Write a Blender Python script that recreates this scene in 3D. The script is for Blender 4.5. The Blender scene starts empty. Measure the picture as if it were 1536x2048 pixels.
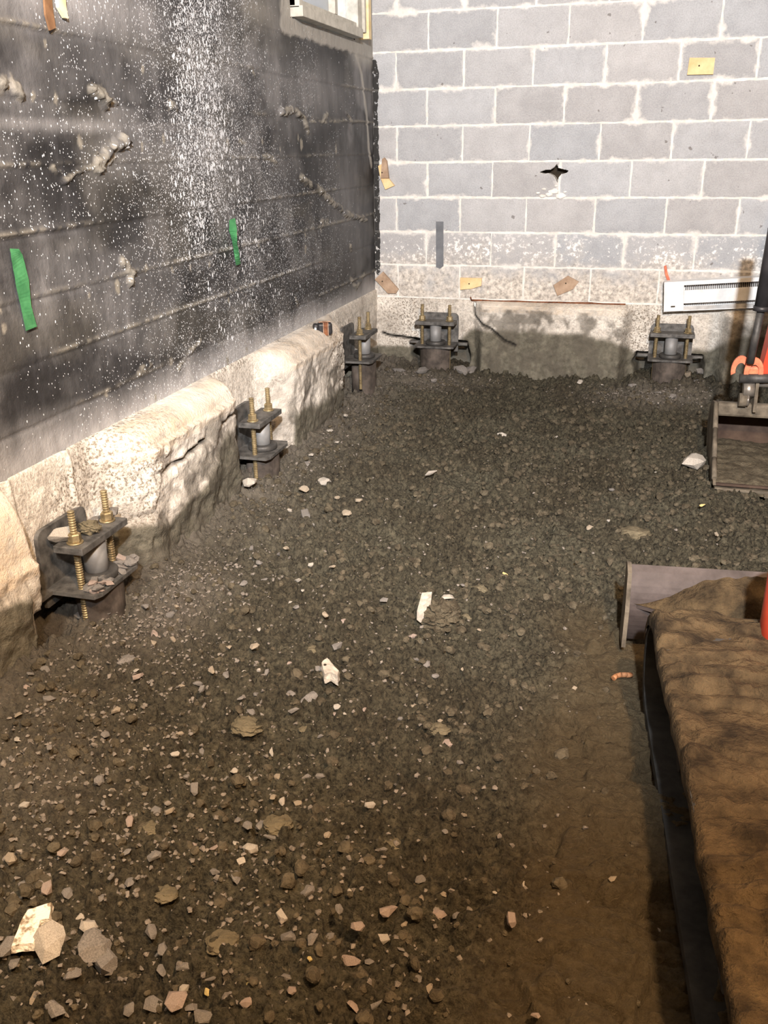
import bpy, bmesh, math, random
import numpy as np
from mathutils import Vector, Matrix, Euler

random.seed(7)
RNG = np.random.RandomState(11)
S = bpy.context.scene
C = S.collection
PI = math.pi

# ------------------------------------------------------------------ camera
H = 1.38
ROT = np.array([[0.96349019, -0.08899541, 0.25252024],
                [0.26748272, 0.36156964, -0.89315194],
                [-0.01181723, 0.92808793, 0.37217354]])
F = 1813.13
cd = bpy.data.cameras.new('camera')
cam = bpy.data.objects.new('camera', cd)
C.objects.link(cam)
m4 = Matrix([list(ROT[0]) + [0], list(ROT[1]) + [0], list(ROT[2]) + [H], [0, 0, 0, 1]])
cam.matrix_world = m4
cd.sensor_fit = 'HORIZONTAL'
cd.sensor_width = 36.0
cd.lens = 36.0 * F / 1536.0
cd.clip_start = 0.05
S.camera = cam

# ------------------------------------------------------------------ world, lamps, exposure
S.view_settings.view_transform = 'Standard'
S.view_settings.look = 'None'
S.view_settings.gamma = 1.0
S.view_settings.use_curve_mapping = False
S.view_settings.exposure = 0.0
W = bpy.data.worlds.new('world')
S.world = W
W.use_nodes = True
wb = W.node_tree.nodes['Background']
wb.inputs[0].default_value = (0.86, 0.93, 1.0, 1)
wb.inputs[1].default_value = 1.6


def lamp(name, kind, loc, target, power, color, **kw):
    d = bpy.data.lights.new(name, kind)
    d.energy = power
    d.color = color
    for k, v in kw.items():
        setattr(d, k, v)
    o = bpy.data.objects.new(name, d)
    o.location = loc
    o.rotation_euler = (Vector(target) - Vector(loc)).to_track_quat('-Z', 'Y').to_euler()
    C.objects.link(o)
    return o


# work lamp on the upper floor behind the photographer, aimed at the far corner
lamp('work_lamp', 'SPOT', (0.30, -0.8, 2.48), (-0.45, 5.4, 1.38), 2300, (0.985, 0.975, 0.975),
     spot_size=math.radians(76), spot_blend=0.8, shadow_soft_size=0.05)
# warm bulb lighting the left footing
lamp('footing_lamp', 'SPOT', (-0.75, 0.3, 2.6), (-1.62, 1.9, 0.35), 400, (1.0, 0.86, 0.70),
     spot_size=math.radians(66), spot_blend=0.9, shadow_soft_size=0.10)
# warm ceiling bulb
lamp('ceiling_bulb', 'POINT', (0.62, 0.15, 2.65), (0, 0, 0), 440, (1.0, 0.63, 0.33), shadow_soft_size=0.06)


# ------------------------------------------------------------------ rays through the photograph onto real planes
def ray(px, py):
    return ROT @ np.array([px - 768.0, -(py - 1024.0), -F])


def onX(px, py, x=-1.675):
    r = ray(px, py)
    p = r / r[0] * x
    return np.array([p[0], p[1], p[2] + H])


def onY(px, py, y=5.78):
    r = ray(px, py)
    p = r / r[1] * y
    return np.array([p[0], p[1], p[2] + H])


def onZ(px, py, z=0.0):
    r = ray(px, py)
    p = r / r[2] * (z - H)
    return np.array([p[0], p[1], p[2] + H])


# ------------------------------------------------------------------ numpy noise
_lat = RNG.rand(256, 256)


def vnoise(x, y, seed=0):
    x = np.asarray(x, float) + seed * 17.31
    y = np.asarray(y, float) + seed * 41.77
    xi = np.floor(x).astype(int)
    yi = np.floor(y).astype(int)
    fx = x - xi
    fy = y - yi
    fx = fx * fx * (3 - 2 * fx)
    fy = fy * fy * (3 - 2 * fy)
    a = _lat[xi & 255, yi & 255]
    b = _lat[(xi + 1) & 255, yi & 255]
    c = _lat[xi & 255, (yi + 1) & 255]
    d = _lat[(xi + 1) & 255, (yi + 1) & 255]
    return (a * (1 - fx) + b * fx) * (1 - fy) + (c * (1 - fx) + d * fx) * fy


def fbm(x, y, seed=0, o=4, g=0.5):
    s = 0.0
    a = 1.0
    t = 0.0
    for k in range(o):
        s = s + a * vnoise(np.asarray(x) * 2 ** k, np.asarray(y) * 2 ** k, seed + k * 3)
        t += a
        a *= g
    return s / t


_r1 = RNG.rand(256, 256)
_r2 = RNG.rand(256, 256)
_r3 = RNG.rand(256, 256)


def cells(x, y, seed=0):
    """distance to the nearest jittered point, the second nearest and the cell's own random value"""
    x = np.asarray(x, float) + seed * 13.7
    y = np.asarray(y, float) + seed * 29.3
    xi = np.floor(x).astype(int)
    yi = np.floor(y).astype(int)
    f1 = np.full(x.shape, 9.0)
    f2 = np.full(x.shape, 9.0)
    v = np.zeros(x.shape)
    for i in (-1, 0, 1):
        for j in (-1, 0, 1):
            cx = (xi + i)
            cy = (yi + j)
            px = cx + _r1[cx & 255, cy & 255]
            py = cy + _r2[cx & 255, cy & 255]
            d = np.hypot(px - x, py - y)
            near = d < f1
            f2 = np.where(near, f1, np.minimum(f2, d))
            v = np.where(near, _r3[cx & 255, cy & 255], v)
            f1 = np.where(near, d, f1)
    return f1, f2, v


def sst(a, b, x):
    t = np.clip((x - a) / (b - a), 0, 1)
    return t * t * (3 - 2 * t)


def seg_dist(X, Y, pts):
    """distance from every grid point to a polyline"""
    d = np.full(np.shape(X), 1e9)
    for (x0, y0), (x1, y1) in zip(pts[:-1], pts[1:]):
        L = (x1 - x0) ** 2 + (y1 - y0) ** 2 + 1e-12
        t = np.clip(((X - x0) * (x1 - x0) + (Y - y0) * (y1 - y0)) / L, 0, 1)
        d = np.minimum(d, np.hypot(X - x0 - t * (x1 - x0), Y - y0 - t * (y1 - y0)))
    return d


# ------------------------------------------------------------------ materials
def new_mat(name):
    m = bpy.data.materials.new(name)
    m.use_nodes = True
    nt = m.node_tree
    b = nt.nodes['Principled BSDF']
    return m, nt, b


def N(nt, t, **kw):
    n = nt.nodes.new(t)
    for k, v in kw.items():
        setattr(n, k, v)
    return n


def L(nt, a, b):
    nt.links.new(a, b)


def noise(nt, vec, scale, detail=5, rough=0.6):
    n = N(nt, 'ShaderNodeTexNoise')
    n.inputs['Scale'].default_value = scale
    n.inputs['Detail'].default_value = detail
    n.inputs['Roughness'].default_value = rough
    L(nt, vec, n.inputs['Vector'])
    return n.outputs['Fac']


def ramp(nt, fac, stops):
    r = N(nt, 'ShaderNodeValToRGB')
    e = r.color_ramp.elements
    while len(e) < len(stops):
        e.new(0.5)
    for k, (p, c) in enumerate(stops):
        e[k].position = p
        e[k].color = (c[0], c[1], c[2], 1) if hasattr(c, '__len__') else (c, c, c, 1)
    L(nt, fac, r.inputs[0])
    return r.outputs[0]


def mixc(nt, fac, a, b, mode='MIX'):
    n = N(nt, 'ShaderNodeMix', data_type='RGBA', blend_type=mode)
    for sock, v in ((n.inputs[0], fac), (n.inputs[6], a), (n.inputs[7], b)):
        if isinstance(v, (int, float)):
            sock.default_value = v
        elif isinstance(v, tuple):
            sock.default_value = (v[0], v[1], v[2], 1)
        else:
            L(nt, v, sock)
    return n.outputs[2]


def mth(nt, op, a, b=None, clamp=False):
    n = N(nt, 'ShaderNodeMath', operation=op, use_clamp=clamp)
    for k, v in enumerate((a, b)):
        if v is None:
            continue
        if isinstance(v, (int, float)):
            n.inputs[k].default_value = v
        else:
            L(nt, v, n.inputs[k])
    return n.outputs[0]


def bump(nt, b, h, dist=0.01, strength=1.0):
    n = N(nt, 'ShaderNodeBump')
    n.inputs['Distance'].default_value = dist
    n.inputs['Strength'].default_value = strength
    L(nt, h, n.inputs['Height'])
    L(nt, n.outputs[0], b.inputs['Normal'])


def simple(name, c1, c2, scale=20, rough=0.8, metal=0.0, bd=0.002, bs=0.6, spec=0.3, lo=0.35, hi=0.65, detail=6):
    m, nt, b = new_mat(name)
    tc = N(nt, 'ShaderNodeTexCoord').outputs['Object']
    f = noise(nt, tc, scale, detail, 0.62)
    L(nt, ramp(nt, f, [(lo, c1), (hi, c2)]), b.inputs['Base Color'])
    b.inputs['Roughness'].default_value = rough
    b.inputs['Metallic'].default_value = metal
    b.inputs['Specular IOR Level'].default_value = spec
    bump(nt, b, noise(nt, tc, scale * 4, 5, 0.6), bd, bs)
    return m


def attr(nt, name):
    a = N(nt, 'ShaderNodeAttribute', attribute_name=name)
    s = N(nt, 'ShaderNodeSeparateColor')
    L(nt, a.outputs['Color'], s.inputs[0])
    return a.outputs['Color'], s.outputs[0], s.outputs[1], s.outputs[2]


# soil -----------------------------------------------------------------
def soil_mat():
    m, nt, b = new_mat('wet_clay_soil')
    tc = N(nt, 'ShaderNodeTexCoord').outputs['Object']
    _, gritty, dusty, smooth = attr(nt, 'zones')
    n1 = noise(nt, tc, 2.2, 4, 0.6)
    n2 = noise(nt, tc, 34, 6, 0.7)
    n3 = noise(nt, tc, 160, 4, 0.7)
    col = ramp(nt, n1, [(0.38, (0.064, 0.055, 0.036)), (0.62, (0.086, 0.079, 0.055))])
    col = mixc(nt, 0.8, col, ramp(nt, n2, [(0.32, 0.30), (0.50, 0.85), (0.70, 1.55)]), 'MULTIPLY')
    n4 = noise(nt, tc, 85, 6, 0.75)
    col = mixc(nt, 0.95, col, ramp(nt, n4, [(0.37, 0.16), (0.50, 1.0), (0.66, 1.55)]), 'MULTIPLY')
    pale = ramp(nt, n3, [(0.62, 0.0), (0.72, 1.0)])
    col = mixc(nt, mth(nt, 'MULTIPLY', pale, mth(nt, 'MULTIPLY', gritty, 0.7)), col, (0.18, 0.16, 0.13))
    col = mixc(nt, mth(nt, 'MULTIPLY', dusty, 0.75, True), col,
               mixc(nt, n2, (0.09, 0.08, 0.068), (0.28, 0.25, 0.215)))
    col = mixc(nt, mth(nt, 'MULTIPLY', smooth, 0.65, True), col, mixc(nt, n2, (0.066, 0.047, 0.024), (0.135, 0.102, 0.056)))
    L(nt, col, b.inputs['Base Color'])
    b.inputs['Roughness'].default_value = 0.86
    b.inputs['Specular IOR Level'].default_value = 0.22
    h = mth(nt, 'ADD', noise(nt, tc, 55, 7, 0.72), mth(nt, 'MULTIPLY', n3, 0.35))
    bump(nt, b, h, 0.020, 1.0)
    return m


M_soil = soil_mat()
M_clod = simple('soil_clod', (0.045, 0.037, 0.025), (0.105, 0.090, 0.063), 30, 0.9, bd=0.008, bs=0.9, spec=0.2)
M_clodb = simple('olive_clay_clod', (0.085, 0.073, 0.048), (0.14, 0.12, 0.08), 18, 0.9, bd=0.008, bs=0.8, spec=0.2)
M_mud = simple('dried_mud', (0.020, 0.014, 0.008), (0.085, 0.060, 0.032), 14, 0.92, bd=0.016, bs=1.0, spec=0.2)
ST = {
    'white': simple('white_stone', (0.30, 0.275, 0.24), (0.52, 0.485, 0.435), 40, 0.85, bd=0.004),
    'grey': simple('grey_stone', (0.125, 0.117, 0.110), (0.25, 0.235, 0.22), 30, 0.85, bd=0.004),
    'tan': simple('tan_stone', (0.22, 0.185, 0.14), (0.38, 0.325, 0.255), 35, 0.85, bd=0.004),
    'pink': simple('pinkish_stone', (0.24, 0.19, 0.165), (0.38, 0.31, 0.275), 35, 0.85, bd=0.004),
    'yellow': simple('yellow_stone', (0.50, 0.39, 0.16), (0.66, 0.54, 0.25), 35, 0.8, bd=0.004),
}
M_gravel = simple('gravel', (0.085, 0.075, 0.066), (0.27, 0.24, 0.21), 55, 0.88, bd=0.004, lo=0.3, hi=0.75)
M_marble = simple('dirty_white_tile', (0.24, 0.19, 0.13), (0.80, 0.76, 0.68), 46, 0.7, bd=0.004, lo=0.40, hi=0.52)

# steel ----------------------------------------------------------------
M_steel = simple('dusty_grey_steel', (0.048, 0.047, 0.046), (0.150, 0.146, 0.140), 26, 0.62, 0.35, bd=0.0015, spec=0.4)
M_dark = simple('black_steel', (0.030, 0.030, 0.031), (0.075, 0.072, 0.068), 22, 0.55, 0.3, bd=0.0015, spec=0.4)
M_rustp = simple('rusty_brown_pipe', (0.040, 0.034, 0.030), (0.115, 0.096, 0.083), 16, 0.75, 0.2, bd=0.002)
M_pipe = simple('galvanised_pipe', (0.21, 0.215, 0.22), (0.26, 0.265, 0.27), 18, 0.62, 0.35, bd=0.001, spec=0.5)
M_brass = simple('yellow_zinc_rod', (0.20, 0.155, 0.085), (0.42, 0.34, 0.20), 40, 0.45, 0.65, bd=0.001, spec=0.5)
M_rust = simple('rust', (0.085, 0.030, 0.016), (0.23, 0.095, 0.045), 40, 0.9, 0.0, bd=0.002)

# excavator ------------------------------------------------------------
M_red = simple('red_paint', (0.42, 0.035, 0.015), (0.56, 0.07, 0.03), 6, 0.42, 0.0, bd=0.0006, spec=0.5)
M_orange = simple('chipped_orange_paint', (0.36, 0.10, 0.055), (0.80, 0.20, 0.10), 30, 0.5, 0.0, bd=0.001)
M_rubber = simple('black_rubber', (0.020, 0.021, 0.022), (0.045, 0.045, 0.044), 20, 0.75, 0.0, bd=0.002)
M_blade = simple('worn_blade_steel', (0.030, 0.023, 0.021), (0.070, 0.056, 0.053), 9, 0.65, 0.25, bd=0.002)
M_bucket = simple('muddy_bucket_steel', (0.055, 0.046, 0.035), (0.17, 0.145, 0.11), 14, 0.78, 0.15, bd=0.003)
M_bucketin = simple('dark_bucket_lining', (0.035, 0.022, 0.017), (0.075, 0.05, 0.036), 12, 0.85, 0.1, bd=0.002)
M_chrome = simple('worn_pin_steel', (0.20, 0.18, 0.16), (0.42, 0.39, 0.35), 20, 0.35, 0.7, bd=0.001)

# small things ---------------------------------------------------------
M_wood = simple('raw_pine', (0.62, 0.41, 0.20), (0.80, 0.59, 0.34), 12, 0.75, bd=0.001)
M_woodd = simple('aged_brown_wood', (0.27, 0.185, 0.125), (0.42, 0.31, 0.225), 18, 0.85, bd=0.002)
M_hole = simple('nail_hole', (0.02, 0.015, 0.01), (0.04, 0.03, 0.02), 30, 0.9)
M_green = simple('green_tape', (0.030, 0.145, 0.055), (0.055, 0.21, 0.085), 30, 0.7, bd=0.001)
M_gtape = simple('dark_grey_tape', (0.10, 0.11, 0.125), (0.16, 0.17, 0.19), 12, 0.55, bd=0.001)
M_brown = simple('brown_strap', (0.12, 0.062, 0.030), (0.22, 0.12, 0.06), 20, 0.8, bd=0.001)
M_cream = simple('cream_board', (0.62, 0.45, 0.20), (0.80, 0.69, 0.48), 10, 0.8, bd=0.001)
M_white = simple('white_enamel', (0.60, 0.61, 0.61), (0.78, 0.79, 0.80), 12, 0.5, bd=0.0008, lo=0.3, hi=0.6)
M_fin = simple('dirty_heater_fins', (0.16, 0.14, 0.13), (0.34, 0.31, 0.29), 40, 0.6, 0.3)
M_slot = simple('dark_slot', (0.045, 0.032, 0.028), (0.09, 0.07, 0.06), 30, 0.8)
M_black = simple('black_plastic', (0.013, 0.013, 0.015), (0.028, 0.027, 0.03), 12, 0.45, bd=0.0004, spec=0.4)
M_copper = simple('copper_trim', (0.38, 0.20, 0.12), (0.62, 0.42, 0.30), 60, 0.4, 0.4, bd=0.0004)
M_frame = simple('grey_window_paint', (0.38, 0.37, 0.33), (0.54, 0.53, 0.48), 20, 0.7, bd=0.001)
M_reveal = simple('window_reveal_plaster', (0.40, 0.39, 0.36), (0.58, 0.57, 0.53), 12, 0.85, bd=0.004)
M_roofout = simple('dark_eave', (0.03, 0.022, 0.018), (0.07, 0.05, 0.04), 12, 0.8)
M_room = simple('plain_room_paint', (0.34, 0.32, 0.29), (0.40, 0.38, 0.34), 4, 0.9)


def glass_mat():
    m, nt, b = new_mat('dusty_window_glass')
    b.inputs['Base Color'].default_value = (0.62, 0.66, 0.70, 1)
    b.inputs['Roughness'].default_value = 0.35
    b.inputs['Transmission Weight'].default_value = 0.55
    b.inputs['IOR'].default_value = 1.45
    return m


M_glass = glass_mat()


def coat_mat():
    """black damp-proof coating over board-formed concrete"""
    m, nt, b = new_mat('black_coated_concrete')
    tc = N(nt, 'ShaderNodeTexCoord').outputs['Object']
    mp = N(nt, 'ShaderNodeMapping')
    mp.inputs['Scale'].default_value = (1, 1, 0.42)
    L(nt, tc, mp.inputs[0])
    tall = mp.outputs[0]
    _, pale, glints, dust = attr(nt, 'zones')
    _, plaster, stain, _x = attr(nt, 'zones2')
    n1 = noise(nt, tc, 2.6, 7, 0.62)
    n2 = noise(nt, tall, 13, 7, 0.68)
    n3 = noise(nt, tc, 60, 5, 0.7)
    col = ramp(nt, n1, [(0.36, (0.013, 0.013, 0.0145)), (0.52, (0.026, 0.026, 0.028)), (0.68, (0.070, 0.070, 0.073))])
    col = mixc(nt, 0.8, col, ramp(nt, n2, [(0.3, 0.45), (0.5, 0.9), (0.72, 2.2)]), 'MULTIPLY')
    col = mixc(nt, mth(nt, 'MULTIPLY', stain, mth(nt, 'SUBTRACT', n2, 0.15), True), col, (0.085, 0.080, 0.068))
    col = mixc(nt, mth(nt, 'MULTIPLY', dust, mth(nt, 'ADD', n2, 0.25), True), col, (0.42, 0.42, 0.43))
    col = mixc(nt, pale, col, mixc(nt, n3, (0.075, 0.07, 0.058), (0.34, 0.32, 0.275)))
    col = mixc(nt, plaster, col, mixc(nt, n2, (0.19, 0.185, 0.17), (0.44, 0.425, 0.39)))
    # glints off the coating, painted into its colour as pale specks
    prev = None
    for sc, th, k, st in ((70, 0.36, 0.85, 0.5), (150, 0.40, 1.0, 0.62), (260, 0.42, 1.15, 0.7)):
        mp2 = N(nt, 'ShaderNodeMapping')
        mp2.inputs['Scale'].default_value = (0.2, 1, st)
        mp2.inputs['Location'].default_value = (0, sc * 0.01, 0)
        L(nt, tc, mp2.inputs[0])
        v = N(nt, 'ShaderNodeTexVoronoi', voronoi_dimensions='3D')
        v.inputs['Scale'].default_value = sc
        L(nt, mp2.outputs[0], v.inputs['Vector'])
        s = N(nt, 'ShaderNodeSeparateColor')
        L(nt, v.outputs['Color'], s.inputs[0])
        on = mth(nt, 'LESS_THAN', s.outputs[0], mth(nt, 'MULTIPLY', glints, k))
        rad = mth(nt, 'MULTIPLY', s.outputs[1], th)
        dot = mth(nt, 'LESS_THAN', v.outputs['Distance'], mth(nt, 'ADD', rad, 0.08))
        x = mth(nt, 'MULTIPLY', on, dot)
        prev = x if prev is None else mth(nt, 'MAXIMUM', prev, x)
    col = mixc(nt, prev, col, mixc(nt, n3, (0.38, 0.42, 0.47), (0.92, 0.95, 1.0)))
    L(nt, col, b.inputs['Base Color'])
    b.inputs['Roughness'].default_value = 0.62
    b.inputs['Specular IOR Level'].default_value = 0.35
    bump(nt, b, mth(nt, 'ADD', n2, mth(nt, 'MULTIPLY', n3, 0.5)), 0.006, 0.8)
    return m


def concrete_mat():
    m, nt, b = new_mat('chipped_footing_concrete')
    tc = N(nt, 'ShaderNodeTexCoord').outputs['Object']
    _, clay, broken, sand = attr(nt, 'zones')
    _, crack, darkb, _x = attr(nt, 'zones2')
    n1 = noise(nt, tc, 5, 6, 0.65)
    n2 = noise(nt, tc, 30, 6, 0.7)
    n3 = noise(nt, tc, 95, 4, 0.7)
    col = ramp(nt, n1, [(0.34, (0.40, 0.37, 0.33)), (0.60, (0.68, 0.645, 0.59))])
    col = mixc(nt, 0.6, col, ramp(nt, n2, [(0.28, 0.55), (0.5, 1.0), (0.72, 1.35)]), 'MULTIPLY')
    col = mixc(nt, mth(nt, 'MULTIPLY', broken, ramp(nt, n3, [(0.40, 1.0), (0.52, 0.0)])), col, (0.185, 0.16, 0.13))
    col = mixc(nt, mth(nt, 'MULTIPLY', sand, ramp(nt, n2, [(0.35, 0.1), (0.6, 0.8)])), col, (0.58, 0.45, 0.31))
    claycol = mixc(nt, ramp(nt, n2, [(0.32, 0.0), (0.66, 1.0)]), mixc(nt, n1, (0.045, 0.042, 0.032), (0.10, 0.094, 0.072)), (0.165, 0.154, 0.122))
    col = mixc(nt, clay, col, claycol)
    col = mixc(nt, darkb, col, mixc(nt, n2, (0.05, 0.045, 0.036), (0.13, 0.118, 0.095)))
    col = mixc(nt, crack, col, (0.02, 0.018, 0.015))
    L(nt, col, b.inputs['Base Color'])
    b.inputs['Roughness'].default_value = 0.9
    b.inputs['Specular IOR Level'].default_value = 0.2
    bump(nt, b, mth(nt, 'ADD', n2, mth(nt, 'MULTIPLY', n3, 0.6)), 0.010, 0.75)
    return m


def block_mat():
    m, nt, b = new_mat('grey_concrete_block')
    tc = N(nt, 'ShaderNodeTexCoord').outputs['Object']
    col0, tone, _a, _b = attr(nt, 'tone')
    uv = N(nt, 'ShaderNodeUVMap', uv_map='edge')
    su = N(nt, 'ShaderNodeSeparateXYZ')
    L(nt, uv.outputs[0], su.inputs[0])
    sp = N(nt, 'ShaderNodeSeparateXYZ')
    L(nt, tc, sp.inputs[0])
    n1 = noise(nt, tc, 7, 6, 0.65)
    n2 = noise(nt, tc, 40, 6, 0.7)
    n3 = noise(nt, tc, 140, 3, 0.6)
    col = mixc(nt, 1.0, col0, ramp(nt, n1, [(0.3, 0.88), (0.7, 1.12)]), 'MULTIPLY')
    col = mixc(nt, 1.0, col, ramp(nt, n3, [(0.25, 0.84), (0.6, 1.08)]), 'MULTIPLY')
    # pale mortar smeared in from the joints (the uv holds the distance to the block's edges in metres)
    e = mth(nt, 'MINIMUM', su.outputs[0], su.outputs[1])
    e = mth(nt, 'ADD', e, mth(nt, 'MULTIPLY', mth(nt, 'SUBTRACT', n1, 0.40), 0.16))
    smear = ramp(nt, e, [(0.0, 0.9), (0.022, 0.0)])
    col = mixc(nt, smear, col, (0.68, 0.67, 0.65))
    # pits
    pit = ramp(nt, noise(nt, tc, 24, 2, 0.5), [(0.725, 0.0), (0.75, 1.0)])
    col = mixc(nt, mth(nt, 'MULTIPLY', pit, 0.7), col, (0.13, 0.12, 0.115))
    # salts and rusty damp on the lowest courses
    z = sp.outputs[2]
    low = mth(nt, 'ADD', mth(nt, 'MULTIPLY', mth(nt, 'SUBTRACT', 0.80, z), 3.6), mth(nt, 'MULTIPLY', mth(nt, 'SUBTRACT', n1, 0.5), 3.2))
    col = mixc(nt, mth(nt, 'MULTIPLY', ramp(nt, low, [(0.0, 0.0), (1.0, 1.0)]), 0.85), col,
               mixc(nt, ramp(nt, n2, [(0.35, 0.0), (0.62, 1.0)]), (0.24, 0.215, 0.185), (0.72, 0.67, 0.60)))
    band = mth(nt, 'SUBTRACT', 1.0, mth(nt, 'MULTIPLY', mth(nt, 'ABSOLUTE', mth(nt, 'SUBTRACT', z, 0.79)), 8.0), True)
    salt = mth(nt, 'MULTIPLY', band, ramp(nt, mth(nt, 'ADD', n2, mth(nt, 'MULTIPLY', n1, 0.5)), [(0.80, 0.0), (0.87, 1.0)]))
    col = mixc(nt, salt, col, (0.84, 0.83, 0.82))
    # black coating lapping round the corner
    e2 = mth(nt, 'ADD', sp.outputs[0], mth(nt, 'MULTIPLY', n1, 0.06))
    blk = mth(nt, 'MULTIPLY', mth(nt, 'LESS_THAN', e2, -1.610), mth(nt, 'LESS_THAN', mth(nt, 'ADD', z, mth(nt, 'MULTIPLY', n2, 0.1)), 1.92))
    blk = mth(nt, 'MULTIPLY', blk, mth(nt, 'GREATER_THAN', mth(nt, 'ADD', z, mth(nt, 'MULTIPLY', n2, 0.5)), 0.88))
    blk = mth(nt, 'MULTIPLY', blk, mth(nt, 'LESS_THAN', n2, 0.60))
    col = mixc(nt, blk, col, (0.035, 0.035, 0.035))
    L(nt, col, b.inputs['Base Color'])
    b.inputs['Roughness'].default_value = 0.93
    b.inputs['Specular IOR Level'].default_value = 0.2
    bump(nt, b, mth(nt, 'ADD', n2, mth(nt, 'MULTIPLY', n3, 0.6)), 0.004, 0.6)
    return m


M_coat = coat_mat()
M_conc = concrete_mat()
M_block = block_mat()


# ------------------------------------------------------------------ mesh helpers
class MB:
    def __init__(self):
        self.v = []
        self.f = []
        self.smooth = []

    def add(self, vs, fs, M=None, smooth=False):
        o = len(self.v)
        for p in vs:
            p = Vector(p)
            if M is not None:
                p = M @ p
            self.v.append(tuple(p))
        for f in fs:
            self.f.append(tuple(i + o for i in f))
            self.smooth.append(smooth)
        return self

    def box(self, c, s, M=None, bev=0.0, seg=2):
        bm = bmesh.new()
        bmesh.ops.create_cube(bm, size=1.0)
        for v in bm.verts:
            v.co = Vector((v.co.x * s[0] + c[0], v.co.y * s[1] + c[1], v.co.z * s[2] + c[2]))
        if bev > 0:
            bmesh.ops.bevel(bm, geom=list(bm.edges), offset=bev, segments=seg, affect='EDGES', profile=0.5)
        return self.bm(bm, M)

    def bm(self, bm, M=None, smooth=False):
        bm.verts.index_update()
        vs = [v.co.copy() for v in bm.verts]
        fs = [[v.index for v in f.verts] for f in bm.faces]
        bm.free()
        return self.add(vs, fs, M, smooth)

    def lathe(self, prof, M=None, n=24, cap=True, smooth=True, a0=0.0, a1=2 * PI):
        """prof = [(radius, z)], turned about z"""
        full = abs(a1 - a0 - 2 * PI) < 1e-6
        k = n if full else n + 1
        vs = []
        for r, z in prof:
            for i in range(k):
                a = a0 + (a1 - a0) * i / n
                vs.append((r * math.cos(a), r * math.sin(a), z))
        fs = []
        for j in range(len(prof) - 1):
            for i in range(n):
                i2 = (i + 1) % k
                fs.append((j * k + i, j * k + i2, (j + 1) * k + i2, (j + 1) * k + i))
        self.add(vs, fs, M, smooth)
        if cap and full:
            o = len(self.v) - len(vs)
            for j in (0, len(prof) - 1):
                ring = [o + j * k + i for i in range(k)]
                self.f.append(tuple(ring if j else ring[::-1]))
                self.smooth.append(False)
        return self

    def cyl(self, p0, p1, r, n=20, r2=None, M=None):
        p0 = Vector(p0)
        p1 = Vector(p1)
        d = p1 - p0
        q = d.to_track_quat('Z', 'Y').to_matrix().to_4x4()
        T = Matrix.Translation(p0) @ q
        if M is not None:
            T = M @ T
        r2 = r if r2 is None else r2
        return self.lathe([(r, 0), (r2, d.length)], T, n)

    def prism(self, pts, y0, y1, M=None):
        """closed outline in x,z pushed from y0 to y1"""
        n = len(pts)
        vs = [(p[0], y0, p[1]) for p in pts] + [(p[0], y1, p[1]) for p in pts]
        fs = [tuple(range(n)), tuple(range(2 * n - 1, n - 1, -1))]
        for i in range(n):
            j = (i + 1) % n
            fs.append((i, i + n, j + n, j))
        return self.add(vs, fs, M)

    def sweep(self, path, half, thick, M=None):
        """sheet bent along path [(y,z)], from x=-half to x=half, with real thickness"""
        P = [Vector((0, a, b)) for a, b in path]
        nrm = []
        for i in range(len(P)):
            t = (P[min(i + 1, len(P) - 1)] - P[max(i - 1, 0)]).normalized()
            nrm.append(Vector((0, -t.z, t.y)))
        x0, x1 = (half if isinstance(half, tuple) else (-half, half))
        vs = []
        for p, nn in zip(P, nrm):
            for x in (x0, x1):
                vs.append((x, p.y, p.z))
            for x in (x1, x0):
                q = p + nn * thick
                vs.append((x, q.y, q.z))
        fs = [(0, 1, 2, 3), tuple(4 * (len(P) - 1) + k for k in (3, 2, 1, 0))]
        for i in range(len(P) - 1):
            for k in range(4):
                a = 4 * i + k
                b_ = 4 * i + (k + 1) % 4
                fs.append((a, a + 4, b_ + 4, b_))
        return self.add(vs, fs, M)

    def build(self, name, mat, parent=None, loc=None):
        me = bpy.data.meshes.new(name)
        me.from_pydata(self.v, [], self.f)
        me.polygons.foreach_set('use_smooth', self.smooth)
        me.materials.append(mat)
        bm = bmesh.new()
        bm.from_mesh(me)
        bmesh.ops.recalc_face_normals(bm, faces=bm.faces)
        bm.to_mesh(me)
        bm.free()
        me.update()
        o = bpy.data.objects.new(name, me)
        C.objects.link(o)
        if parent:
            o.parent = parent
        if loc is not None:
            o.location = loc
        return o


def tag(o, label=None, cat=None, group=None, kind=None):
    if label:
        o['label'] = label
    if cat:
        o['category'] = cat
    if group:
        o['group'] = group
    if kind:
        o['kind'] = kind
    return o


def empty(name, loc, rz=0.0):
    o = bpy.data.objects.new(name, None)
    o.empty_display_size = 0.1
    o.location = loc
    o.rotation_euler = (0, 0, rz)
    C.objects.link(o)
    return o


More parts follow.
